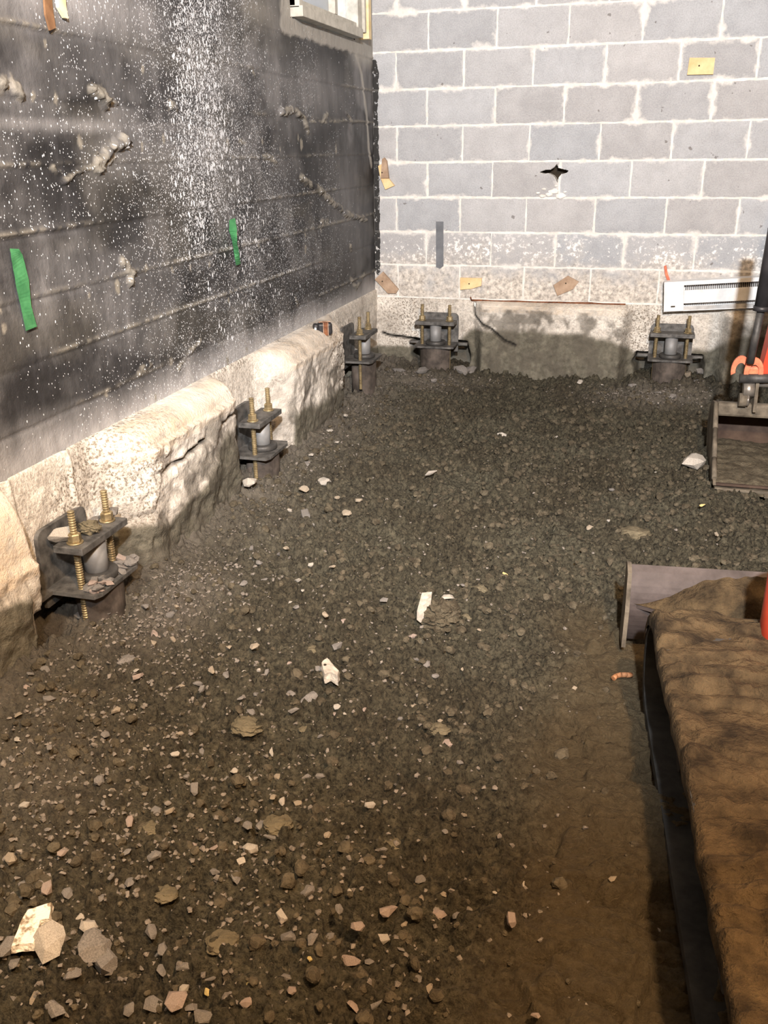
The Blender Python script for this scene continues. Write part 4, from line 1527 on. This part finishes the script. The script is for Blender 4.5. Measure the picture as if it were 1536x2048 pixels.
# bucket: curved shell, two side plates, lip, and the soil it carries
prof = [(3.815, 0.050), (3.90, 0.030), (4.02, 0.012), (4.16, 0.014), (4.30, 0.028), (4.40, 0.065), (4.455, 0.125), (4.46, 0.19), (4.42, 0.245), (4.34, 0.280), (4.24, 0.300)]
BX0, BX1 = 0.372, 0.800
bk = MB()
P = [Vector((0, a, b)) for a, b in prof]
vs = []
for i, p in enumerate(P):
    t = (P[min(i + 1, len(P) - 1)] - P[max(i - 1, 0)]).normalized()
    nn_ = Vector((0, -t.z, t.y)) * 0.010
    for x_, q in ((BX0, p), (BX1, p), (BX1, p + nn_), (BX0, p + nn_)):
        vs.append(tuple(w2e((x_, q.y, q.z))))
fs = [(0, 1, 2, 3), tuple(4 * (len(P) - 1) + k for k in (3, 2, 1, 0))]
for i in range(len(P) - 1):
    for k in range(4):
        fs.append((4 * i + k, 4 * i + 4 + k, 4 * i + 4 + (k + 1) % 4, 4 * i + (k + 1) % 4))
bk.add(vs, fs)
buck = bk.build('bucket', M_bucketin, ex)
for x_ in (BX0 - 0.012, BX1):
    m = MB()
    pr = [(a, b) for a, b in prof] + [(4.205, 0.300), (4.10, 0.215), (3.97, 0.120), (3.86, 0.065)]
    n = len(pr)
    m.add([tuple(w2e((x_, a, b))) for a, b in pr] + [tuple(w2e((x_ + 0.012, a, b))) for a, b in pr],
          [tuple(range(n)), tuple(range(2 * n - 1, n - 1, -1))] + [(i, i + n, (i + 1) % n + n, (i + 1) % n) for i in range(n)])
    m.build('bucket_side', M_bucket, buck)
    # stiffening strip along the side's front edge
    st = MB()
    e_ = [(4.215, 0.300), (4.10, 0.215), (3.97, 0.120), (3.86, 0.065)]
    for (a, b), (c_, d_) in zip(e_[:-1], e_[1:]):
        st.cyl(w2e((x_ + 0.006, a, b)), w2e((x_ + 0.006, c_, d_)), 0.011, 8)
    st.build('edge_bar', M_bucket, buck)
# top beam, a bevelled bar
MB().box((0, 0, 0), (BX1 - BX0, 0.050, 0.062), Matrix.Translation(w2e(((BX0 + BX1) / 2, 4.235, 0.272))) @ Matrix.Rotation(-EA, 4, 'Z'), bev=0.012).build('top_bar', M_bucket, buck)
MB().box((0, 0, 0), (BX1 - BX0 + 0.01, 0.07, 0.014), Matrix.Translation(w2e(((BX0 + BX1) / 2, 3.845, 0.034))) @ Matrix.Rotation(-EA, 4, 'Z'), bev=0.003).build('bucket_lip', M_bucket, buck)
gx = np.arange(BX0 + 0.002, BX1 - 0.002, 0.007)
gy = np.arange(3.80, 4.44, 0.007)
GX, GY = np.meshgrid(gx, gy, indexing='ij')
GZ = 0.060 + 0.022 * sst(3.84, 4.25, GY) + 0.035 * (fbm(GX * 16, GY * 16, 98, 4) - 0.5) - 0.045 * sst(3.87, 3.80, GY + 0.03 * (fbm(GX * 12, GY * 12, 99, 2) - 0.5))
Pq = np.stack([GX, GY, GZ], -1)
Mi = np.array(EI)
Pq = Pq @ Mi[:3, :3].T + Mi[:3, 3]
bs = grid_obj('bucket_soil', Pq, M_clod, parent=buck)
bs['label'] = 'grey-brown soil filling the bucket'
beam('tooth', [(0.43, 3.85, 0.034), (0.425, 3.79, 0.022)], 0.035, (0.022, 0.008), M_bucket, buck)
beam('tooth', [(0.58, 3.85, 0.034), (0.58, 3.79, 0.022)], 0.035, (0.022, 0.008), M_bucket, buck)
beam('tooth', [(0.74, 3.85, 0.034), (0.74, 3.79, 0.022)], 0.035, (0.022, 0.008), M_bucket, buck)

# ================================================================== STONES
def rock_mesh(name, mat, seed, sx=1.0, sy=0.8, sz=0.55, npt=16, sub=False):
    r = random.Random(seed)
    bm = bmesh.new()
    for _ in range(npt):
        v = Vector((r.gauss(0, 1), r.gauss(0, 1), r.gauss(0, 1))).normalized() * r.uniform(0.8, 1.0)
        bm.verts.new((v.x * sx * 0.5, v.y * sy * 0.5, v.z * sz * 0.5))
    res = bmesh.ops.convex_hull(bm, input=list(bm.verts))
    bmesh.ops.delete(bm, geom=[e for e in res['geom_interior'] if isinstance(e, bmesh.types.BMVert)], context='VERTS')
    for v in [v for v in bm.verts if not v.link_faces]:
        bm.verts.remove(v)
    bmesh.ops.dissolve_limit(bm, angle_limit=0.25, verts=list(bm.verts), edges=list(bm.edges))
    me = bpy.data.meshes.new(name)
    bm.to_mesh(me)
    bm.free()
    me.materials.append(mat)
    return me


ROCKS = {}
for cname, mt in ST.items():
    ROCKS[cname] = [rock_mesh('stone', mt, 100 + i, 1.0, 0.62 + 0.05 * (i % 4), 0.42 + 0.06 * (i % 3), 12 + i) for i in range(8)]
    ROCKS[cname + '_long'] = [rock_mesh('stone', mt, 200 + i, 1.0, 0.34, 0.28, 14) for i in range(3)]
CW = {'white': 'whitish', 'grey': 'grey', 'tan': 'tan', 'pink': 'pinkish', 'yellow': 'yellowish'}
PLACED = []


def ground_hit(px, py):
    z = 0.0
    for _ in range(6):
        p = onZ(px, py, z)
        z = float(terrain(p[0], p[1])[0])
    return onZ(px, py, z)


def place(px, py, size, col, long=False, label=None, ang=None, zoff=None, where=None, cat='stone', sink=0.0, group=None):
    p = ground_hit(px, py) if where is None else np.array(where, float)
    ppm = F / np.linalg.norm(p - [0, 0, H])
    s = size / ppm * 1.38
    me_ = random.choice(ROCKS[col + ('_long' if long else '')])
    o = bpy.data.objects.new('stone', me_)
    o.scale = (s, s, s)
    zmin = min(v.co.z for v in me_.vertices)
    rx, ry = random.uniform(-0.35, 0.35), random.uniform(-0.35, 0.35)
    o.rotation_euler = (rx, ry, random.uniform(0, 6.28) if ang is None else ang)
    o.location = (p[0], p[1], p[2] - zmin * s * 0.72 - sink * s)
    tag(o, label or ('small %s %sstone lying loose on the dirt floor' % (CW[col], 'splinter-like ' if long else '')), cat,
        group or ('%s %sstones scattered on the dirt' % (CW[col], 'splinter ' if long else '')))
    C.objects.link(o)
    PLACED.append((p[0], p[1]))
    return o


W_, G_, T_, K_, Y_ = 'white', 'grey', 'tan', 'pink', 'yellow'
CAT = [(610, 1034, 28, G_), (693, 1028, 18, T_), (623, 1054, 16, G_), (503, 1100, 14, G_), (573, 1098, 13, T_), (621, 1119, 13, G_),
       (675, 997, 11, T_), (717, 1002, 14, T_), (903, 999, 15, W_), (613, 935, 24, G_), (592, 908, 14, W_), (623, 911, 10, W_), (675, 886, 12, W_),
       (660, 864, 12, W_), (691, 833, 12, W_), (735, 782, 20, W_), (812, 864, 9, W_), (848, 864, 6, W_), (519, 1129, 14, G_), (665, 1135, 14, T_),
       (623, 1132, 13, W_), (579, 1023, 14, W_), (1005, 875, 18, W_), (1116, 880, 14, W_), (1179, 870, 7, W_), (1324, 813, 20, W_), (1402, 818, 14, W_),
       (1223, 981, 11, G_), (1179, 1057, 14, T_), (1217, 1044, 10, W_), (1337, 1100, 10, G_), (1311, 945, 5, W_), (1404, 1012, 10, Y_), (1161, 766, 14, W_),
       (1203, 771, 9, W_), (1433, 1070, 10, T_), (273, 1342, 12, W_), (306, 1289, 14, T_), (465, 1172, 21, G_), (487, 1170, 16, G_), (290, 1214, 16, G_),
       (319, 1219, 18, G_), (342, 1232, 18, G_), (355, 1240, 12, T_), (353, 1214, 12, T_), (396, 1369, 17, G_), (404, 1380, 16, G_), (441, 1377, 18, G_),
       (424, 1343, 18, T_), (431, 1330, 9, W_), (390, 1331, 8, W_), (407, 1417, 20, G_), (438, 1310, 9, T_), (488, 1344, 9, W_), (360, 1469, 14, T_),
       (78, 1476, 20, W_), (36, 1482, 16, W_), (211, 1471, 16, G_), (163, 1233, 26, G_), (205, 1233, 30, G_), (595, 1163, 15, W_), (605, 1183, 11, W_),
       (635, 1190, 9, W_), (580, 1206, 9, W_), (593, 1217, 17, G_), (530, 1162, 14, G_), (674, 1294, 22, G_), (534, 1347, 14, G_), (518, 1341, 16, W_),
       (577, 1329, 13, K_), (582, 1390, 17, G_), (629, 1388, 16, G_), (674, 1417, 15, W_), (690, 1429, 10, W_), (669, 1430, 13, K_), (728, 1421, 13, K_),
       (829, 1416, 15, T_), (800, 1439, 12, G_), (770, 1386, 14, G_), (806, 1238, 12, G_), (722, 1246, 14, G_), (831, 1321, 16, G_), (925, 1172, 11, G_),
       (770, 1170, 10, W_), (502, 1425, 18, G_), (601, 1478, 15, G_), (641, 1474, 13, G_), (881, 1443, 11, T_), (850, 1395, 8, W_), (521, 1404, 13, G_),
       (512, 1391, 14, G_), (468, 1543, 15, W_), (516, 1549, 17, G_), (451, 1559, 18, G_), (557, 1556, 18, T_), (570, 1569, 15, T_), (613, 1556, 16, G_),
       (547, 1596, 16, T_), (565, 1606, 18, W_), (596, 1610, 18, T_), (474, 1642, 15, G_), (495, 1655, 20, G_), (473, 1759, 28, G_), (632, 1753, 14, G_),
       (655, 1673, 14, T_), (741, 1613, 20, W_), (717, 1756, 21, W_), (739, 1723, 19, T_), (765, 1701, 17, G_), (614, 1787, 28, G_), (676, 1795, 24, G_),
       (499, 1808, 22, G_), (702, 1816, 14, W_), (699, 1782, 8, W_), (928, 1631, 13, T_), (888, 1790, 12, T_), (678, 1821, 18, G_), (576, 1877, 28, G_),
       (625, 1882, 26, G_), (660, 1873, 18, G_), (739, 1925, 18, G_), (787, 1936, 15, G_), (706, 2017, 22, K_), (835, 1960, 17, G_), (859, 1980, 18, T_),
       (416, 1988, 14, Y_), (499, 1970, 12, Y_), (584, 1983, 18, K_), (494, 2009, 20, K_), (572, 1957, 18, G_), (620, 1919, 12, Y_), (638, 1903, 12, T_),
       (716, 1856, 24, K_), (408, 2040, 30, G_), (480, 1931, 24, G_), (1070, 2032, 17, K_), (959, 1602, 12, W_), (1224, 1761, 15, T_), (1188, 1791, 8, W_),
       (1315, 1861, 12, W_), (990, 1786, 8, W_), (200, 1565, 22, G_), (225, 1584, 15, T_), (207, 1609, 13, G_), (390, 1581, 25, G_), (376, 1558, 18, G_),
       (308, 1716, 25, G_), (253, 1709, 20, G_), (387, 1695, 20, K_), (431, 1746, 20, G_), (179, 1858, 29, W_), (139, 1918, 24, G_), (95, 1781, 28, K_),
       (367, 1982, 22, W_), (258, 2020, 24, G_), (383, 2017, 22, G_), (306, 2013, 32, G_), (323, 1946, 24, G_), (327, 1904, 22, G_), (302, 1866, 28, G_),
       (250, 1976, 20, G_), (15, 1900, 36, G_), (870, 1012, 8, G_), (745, 1098, 8, W_), (903, 1100, 9, W_), (855, 1090, 6, W_), (1010, 1150, 11, Y_),
       (998, 1148, 6, W_), (1148, 1381, 14, T_), (925, 1340, 9, T_), (958, 1262, 10, T_), (1050, 1050, 6, W_), (700, 1330, 8, G_), (440, 1205, 10, W_)]
for c_ in CAT:
    place(*c_)
for c_ in [(558, 1111, 20, G_), (862, 948, 26, W_), (499, 1564, 28, W_), (484, 1725, 40, W_), (447, 1771, 30, G_), (543, 1678, 28, G_), (586, 1424, 24, G_),
           (543, 1505, 24, W_), (742, 2021, 42, G_), (467, 1990, 36, G_), (421, 1960, 20, G_), (404, 1734, 30, G_), (1047, 1768, 12, W_), (825, 1822, 16, T_)]:
    place(*c_, long=True)
# the ones that stand out get descriptions of their own
place(649, 969, 30, W_, label='pale angular stone alone on the dark soil right of the middle left bracket', group=None)
place(608, 981, 22, T_, label='cream coloured stone just left of the pale angular stone')
place(501, 971, 28, W_, label='bright white flat stone at the foot of the middle left bracket')
place(1384, 933, 46, W_, label='broad pale stone slab half buried left of the excavator bucket')
place(502, 1702, 30, W_, label='white rounded pebble above a long curved splinter in the lower left')
place(775, 1826, 32, K_, label='knobbly pale pink stone in the lower middle of the floor')
place(878, 1834, 24, K_, label='pink stone standing on edge, right of the knobbly pale pink one')
place(1022, 1843, 26, K_, label='pale pink stone sitting in a rut near the track')
place(896, 1490, 24, K_, label='pointed pinkish stone standing upright on open soil')
place(763, 1881, 28, W_, label='pale grey faceted stone below the knobbly pink one')
place(695, 1925, 46, K_, long=True, label='long pinkish brown stone near the bottom middle')
place(98, 1895, 62, W_, label='large rounded stone leaning on the white tile fragment')
place(192, 1900, 66, G_, label='large flat grey stone right of the white tile fragment')
place(207, 1928, 56, G_, label='dark flat stone overlapped by the large grey one')
place(111, 2022, 66, G_, long=True, label='big curved grey stone at the bottom left edge')
place(352, 2003, 42, K_, label='large pinkish stone at the bottom left of the floor')
place(621, 1404, 34, G_, label='broad grey stone below the pale brick piece')
place(254, 1328, 38, G_, label='flat grey stone on the spoil in front of the nearest bracket')
place(809, 1850, 13, 'tan', label='tiny orange brick crumb beside the pink stones')


def slab(name, pix, th, mat, label, cat, z0=0.004, tilt=0.0):
    """flat broken piece lying on the soil"""
    P = [ground_hit(a, b) for a, b in pix]
    cen = sum(P) / len(P)
    zc = max(float(terrain(p[0], p[1])[0]) for p in P)
    zc = 0.5 * zc + 0.5 * float(terrain(cen[0], cen[1])[0])
    n = len(P)
    bm = bmesh.new()
    lo = [bm.verts.new((p[0] - cen[0], p[1] - cen[1], 0)) for p in P]
    hi = [bm.verts.new(((p[0] - cen[0]) * 0.94, (p[1] - cen[1]) * 0.94, th)) for p in P]
    bm.faces.new(lo)
    bm.faces.new(hi[::-1])
    for i in range(n):
        bm.faces.new((lo[i], hi[i], hi[(i + 1) % n], lo[(i + 1) % n]))
    bmesh.ops.subdivide_edges(bm, edges=list(bm.edges), cuts=2, use_grid_fill=True)
    for v in bm.verts:
        v.co += Vector((random.uniform(-1, 1), random.uniform(-1, 1), random.uniform(-1, 1))) * th * 0.05
    o = MB().bm(bm).build(name, mat, loc=(cen[0], cen[1], zc + 0.005))
    o.rotation_euler = (tilt, tilt * 0.5, 0)
    return tag(o, label, cat)


slab('tile_fragment', [(57, 1826), (110, 1826), (103, 1852), (88, 1868), (70, 1902), (50, 1922), (26, 1922), (44, 1876)], 0.016, M_marble,
     'white mottled stone tile fragment at the lower left', 'tile fragment')
slab('brick_piece', [(643, 1352), (655, 1340), (666, 1345), (680, 1372), (677, 1385), (662, 1386), (649, 1372)], 0.030, ST['white'],
     'pale oblong brick piece with a small hole, centre of the floor', 'brick piece')
pb = ground_hit(651, 1352)
hb = bpy.data.objects['brick_piece']
MB().cyl((pb[0] - hb.location.x, pb[1] - hb.location.y, 0.020), (pb[0] - hb.location.x, pb[1] - hb.location.y, 0.0325), 0.0042, 10).build('drill_hole', M_hole, hb)

# big soil-covered lump with two white broken faces
lc = ground_hit(882, 1232)
lump = empty('concrete_lump', (lc[0], lc[1], lc[2]))
tag(lump, 'soil covered concrete lump with two white broken faces, middle of the floor', 'concrete lump')


def blob(seed, sx, sy, sz, sub=4, amp=0.3, fr=2.2):
    bm = bmesh.new()
    bmesh.ops.create_icosphere(bm, subdivisions=sub, radius=1.0)
    for v in bm.verts:
        p = v.co.normalized()
        k = 1 + amp * (float(fbm(p.x * fr + 5, p.y * fr + p.z * 1.7 * fr, seed, 4)) - 0.5) * 2
        v.co = Vector((p.x * sx * k, p.y * sy * k, p.z * sz * k))
    return bm


MB().bm(blob(3, 0.062, 0.068, 0.050, 5, 0.30, 4.0)).build('soil_crust', M_clod, lump)
m = MB()
v8 = [(-0.066, -0.050, 0.004), (-0.052, -0.058, 0.0), (-0.034, -0.016, 0.0), (-0.052, 0.058, 0.0), (-0.072, 0.050, 0.0)]
v8t = [(-0.066, -0.046, 0.034), (-0.054, -0.052, 0.036), (-0.030, -0.010, 0.052), (-0.040, 0.048, 0.056), (-0.072, 0.046, 0.050)]
m.add(v8 + v8t, [(4, 3, 2, 1, 0), (5, 6, 7, 8, 9)] + [(i, (i + 1) % 5, (i + 1) % 5 + 5, i + 5) for i in range(5)])
m.build('white_chunk', ST['white'], lump)
o = bpy.data.objects.new('white_chip', ROCKS['white'][3])
o.scale = (0.052, 0.052, 0.04)
o.location = (0.014, 0.040, 0.048)
o.parent = lump
C.objects.link(o)

for a_, b_, sz_, sd in ((495, 1455, 62, 1), (621, 1303, 38, 2), (445, 1888, 58, 3), (637, 1728, 26, 4), (1268, 1072, 62, 5), (785, 1690, 34, 6), (556, 1652, 56, 7),
                        (610, 1460, 24, 8), (880, 1460, 40, 10), (935, 1235, 30, 11), (960, 1180, 34, 12), (330, 1790, 44, 13), (300, 1660, 40, 14)):
    p_ = ground_hit(a_, b_)
    w_ = sz_ / (F / np.linalg.norm(p_ - [0, 0, H])) * 0.5
    o = MB().bm(blob(20 + sd, w_, w_ * 0.9, w_ * 0.42, 4, 0.30, 2.6)).build('clay_clod', M_clodb, loc=(p_[0], p_[1], p_[2] + w_ * 0.10))
    tag(o, 'flattened olive clay clod pressed into the dirt floor', 'clay clod', 'flattened clay clods on the floor')

# curled orange scrap near the track
sc_ = MB()
pts = [ground_hit(a, b) for a, b in ((1226, 1363), (1232, 1358), (1242, 1356), (1252, 1356), (1262, 1357))]
cen = sum(pts) / len(pts)
for a, b in zip(pts[:-1], pts[1:]):
    sc_.cyl(tuple(a - cen + [0, 0, 0.010]), tuple(b - cen + [0, 0, 0.011]), 0.0075, 10)
o = sc_.build('orange_scrap', simple('orange_scrap_skin', (0.22, 0.095, 0.04), (0.36, 0.18, 0.09), 50, 0.7), loc=tuple(cen))
tag(o, 'curled orange scrap lying on the smooth soil left of the track', 'scrap')

# rubble at the feet of the brackets and on the nearest one
R5 = [(905, 757, 44, W_, True), (940, 747, 26, G_, False), (845, 745, 26, G_, False), (812, 760, 34, W_, False), (760, 760, 34, G_, False), (735, 768, 20, W_, False),
      (798, 745, 22, G_, False), (925, 745, 30, G_, False), (868, 765, 20, G_, False), (1375, 752, 40, T_, True), (1402, 748, 22, G_, False),
      (1395, 768, 18, G_, False), (1288, 770, 20, G_, False), (1300, 785, 16, W_, False), (1265, 775, 16, G_, False), (1315, 790, 14, G_, False), (1345, 795, 16, G_, False)]
for a, b, s, c_, lg in R5:
    place(a, b, s, c_, long=lg, label='%s %srubble stone at the foot of the back footing brackets' % (CW[c_], 'long ' if lg else ''), cat='rubble stone',
          group='%s %srubble by the back brackets' % (CW[c_], 'long ' if lg else ''))
place(0, 0, 52, W_, where=(XL + 0.085, 2.115, 0.318), label='flat whitish slab of stone resting on the nearest bracket cap, behind its rod')
o = place(0, 0, 30, G_, where=(XL + 0.125, 2.335, 0.314), label='small grey stone on the far end of the nearest bracket cap')
o = place(0, 0, 26, G_, where=(XL + 0.105, 2.260, 0.314), label='grey stone beside the clod on the nearest bracket cap')
o = MB().bm(blob(9, 0.034, 0.026, 0.022, 4, 0.4, 3.0)).build('soil_clod', M_clodb, loc=(XL + 0.135, 2.185, 0.332))
tag(o, 'rough soil clod sitting in the middle of the nearest bracket cap', 'soil clod')
for i in range(44):
    s_ = random.uniform(14, 27)
    place(0, 0, s_, random.choice([G_, G_, G_, K_]), where=(XL + random.uniform(0.150, 0.200), random.uniform(2.09, 2.33), 0.163 + random.choice((0, 0, 0.012))),
          label='small stone among the pile on the seat plate of the nearest bracket', cat='stone', group='stones piled on the nearest bracket seat')
# scattered loose stones, thicker towards the left
n0 = 0
tries = 0
while n0 < 74 and tries < 4000:
    tries += 1
    a = 20 + 900 * random.random() ** 1.7
    b = random.uniform(1180, 2040)
    if b < 1330 and a < 110:
        continue
    p = ground_hit(a, b)
    if p[0] < XL + 0.18 or any((p[0] - q[0]) ** 2 + (p[1] - q[1]) ** 2 < 0.03 ** 2 for q in PLACED):
        continue
    place(a, b, random.uniform(13, 30) * (0.6 + (b - 1100) / 1600), random.choice([G_, G_, G_, G_, T_, K_, W_]))
    n0 += 1


# ---- uncountable gravel and crumbs, each kind one object
def scatter(name, pts, sizes, mat, label, cat, templ, flat=0.7):
    V = []
    FI = []
    base = 0
    tv, tf = templ
    for (x, y, z), s in zip(pts, sizes):
        k = RNG.randint(len(tv))
        v = tv[k]
        a = RNG.rand() * 6.28
        ca, sa = math.cos(a), math.sin(a)
        b = (RNG.rand() - 0.5) * 1.2
        cb, sb = math.cos(b), math.sin(b)
        st = 0.7 + 0.6 * RNG.rand()
        q = v * np.array([s * st, s, s * flat])
        q = np.stack([q[:, 0] * cb - q[:, 2] * sb, q[:, 1], q[:, 0] * sb + q[:, 2] * cb], 1)
        q = np.stack([q[:, 0] * ca - q[:, 1] * sa, q[:, 0] * sa + q[:, 1] * ca, q[:, 2]], 1)
        V.append(q + [x, y, z])
        FI.append(tf[k] + base)
        base += len(v)
    V = np.concatenate(V)
    T = np.concatenate(FI)
    me_ = bpy.data.meshes.new(name)
    me_.vertices.add(len(V))
    me_.vertices.foreach_set('co', V.reshape(-1).astype(np.float32))
    me_.loops.add(T.size)
    me_.loops.foreach_set('vertex_index', T.reshape(-1).astype(np.int32))
    me_.polygons.add(len(T))
    me_.polygons.foreach_set('loop_start', (np.arange(len(T)) * 3).astype(np.int32))
    me_.polygons.foreach_set('loop_total', np.full(len(T), 3, np.int32))
    me_.polygons.foreach_set('use_smooth', np.zeros(len(T), bool))
    me_.update(calc_edges=True)
    me_.materials.append(mat)
    o = bpy.data.objects.new(name, me_)
    C.objects.link(o)
    tag(o, label, cat, kind='stuff')
    return o


def templates(kind):
    tv, tf = [], []
    for i in range(10):
        if kind == 'rock':
            r = random.Random(900 + i)
            bm = bmesh.new()
            for _ in range(11):
                v = Vector((r.gauss(0, 1), r.gauss(0, 1), r.gauss(0, 1))).normalized() * r.uniform(0.75, 1.0) * 0.5
                bm.verts.new(v)
            res = bmesh.ops.convex_hull(bm, input=list(bm.verts))
            for v in [v for v in bm.verts if not v.link_faces]:
                bm.verts.remove(v)
        else:
            bm = blob(300 + i, 0.5, 0.5, 0.5, 2, 0.45, 1.9)
        bmesh.ops.triangulate(bm, faces=list(bm.faces))
        bm.verts.index_update()
        tv.append(np.array([v.co[:] for v in bm.verts]))
        tf.append(np.array([[v.index for v in f.verts] for f in bm.faces]))
        bm.free()
    return tv, tf


TR = templates('rock')
TC = templates('clod')
# clods over the broken ground
n = 9000
y = 0.85 + (5.45 - 0.85) * RNG.rand(n) ** 0.85
x = RNG.uniform(XL + 0.14, 0.78, n)
hh, sm_ = terrain(x, y)
keepm = (RNG.rand(n) > 0.90 * sm_) & ~((x > 0.03 + (2.5 - y) * 0.1) & (y < 2.62)) & ~((x > 0.35) & (y > 3.8) & (y < 4.5))
dens = fbm(x * 2.5, y * 2.5, 61, 3)
keepm &= RNG.rand(n) < 0.35 + 1.2 * sst(0.38, 0.6, dens)
x, y, hh = x[keepm], y[keepm], hh[keepm]
sz = 0.008 + 0.026 * RNG.rand(len(x)) ** 3.0
scatter('soil_clods', np.stack([x, y, hh + sz * 0.12], 1), sz, M_clod, 'dark crumbled soil clods strewn over the dug floor', 'soil clods', TC, 0.75)
# grey gravel: against the left footing, at the brackets and over the near left
P = []
for cx0, cy0, sx0, sy0, cnt in ((-1.38, 2.30, 0.13, 0.22, 1500), (-1.30, 1.75, 0.20, 0.40, 1300), (-1.05, 1.30, 0.30, 0.30, 1500), (-1.40, 3.45, 0.09, 0.45, 600),
                                (-1.42, 4.7, 0.10, 0.5, 450), (-1.25, 5.40, 0.25, 0.08, 420), (0.16, 5.38, 0.25, 0.10, 700), (-0.75, 2.2, 0.35, 0.8, 800),
                                (-0.55, 1.25, 0.25, 0.25, 500), (-0.3, 3.6, 0.8, 1.0, 260)):
    P.append(np.stack([RNG.normal(cx0, sx0, cnt), RNG.normal(cy0, sy0, cnt)], 1))
P = np.concatenate(P)
P = P[(P[:, 0] > XL + 0.17) & (P[:, 0] < 0.75) & (P[:, 1] < YB - 0.27) & (P[:, 1] > 0.85)]
P = P[~((P[:, 0] > 0.03) & (P[:, 1] < 2.7)) & ~((P[:, 0] > 0.33) & (P[:, 1] > 3.75) & (P[:, 1] < 4.5))]
hh, _ = terrain(P[:, 0], P[:, 1])
sz = 0.005 + 0.013 * RNG.rand(len(P)) ** 2.0
scatter('gravel', np.stack([P[:, 0], P[:, 1], hh + sz * 0.15], 1), sz, M_gravel, 'grey gravel and concrete crumbs spilled along the footings', 'gravel', TR, 0.7)
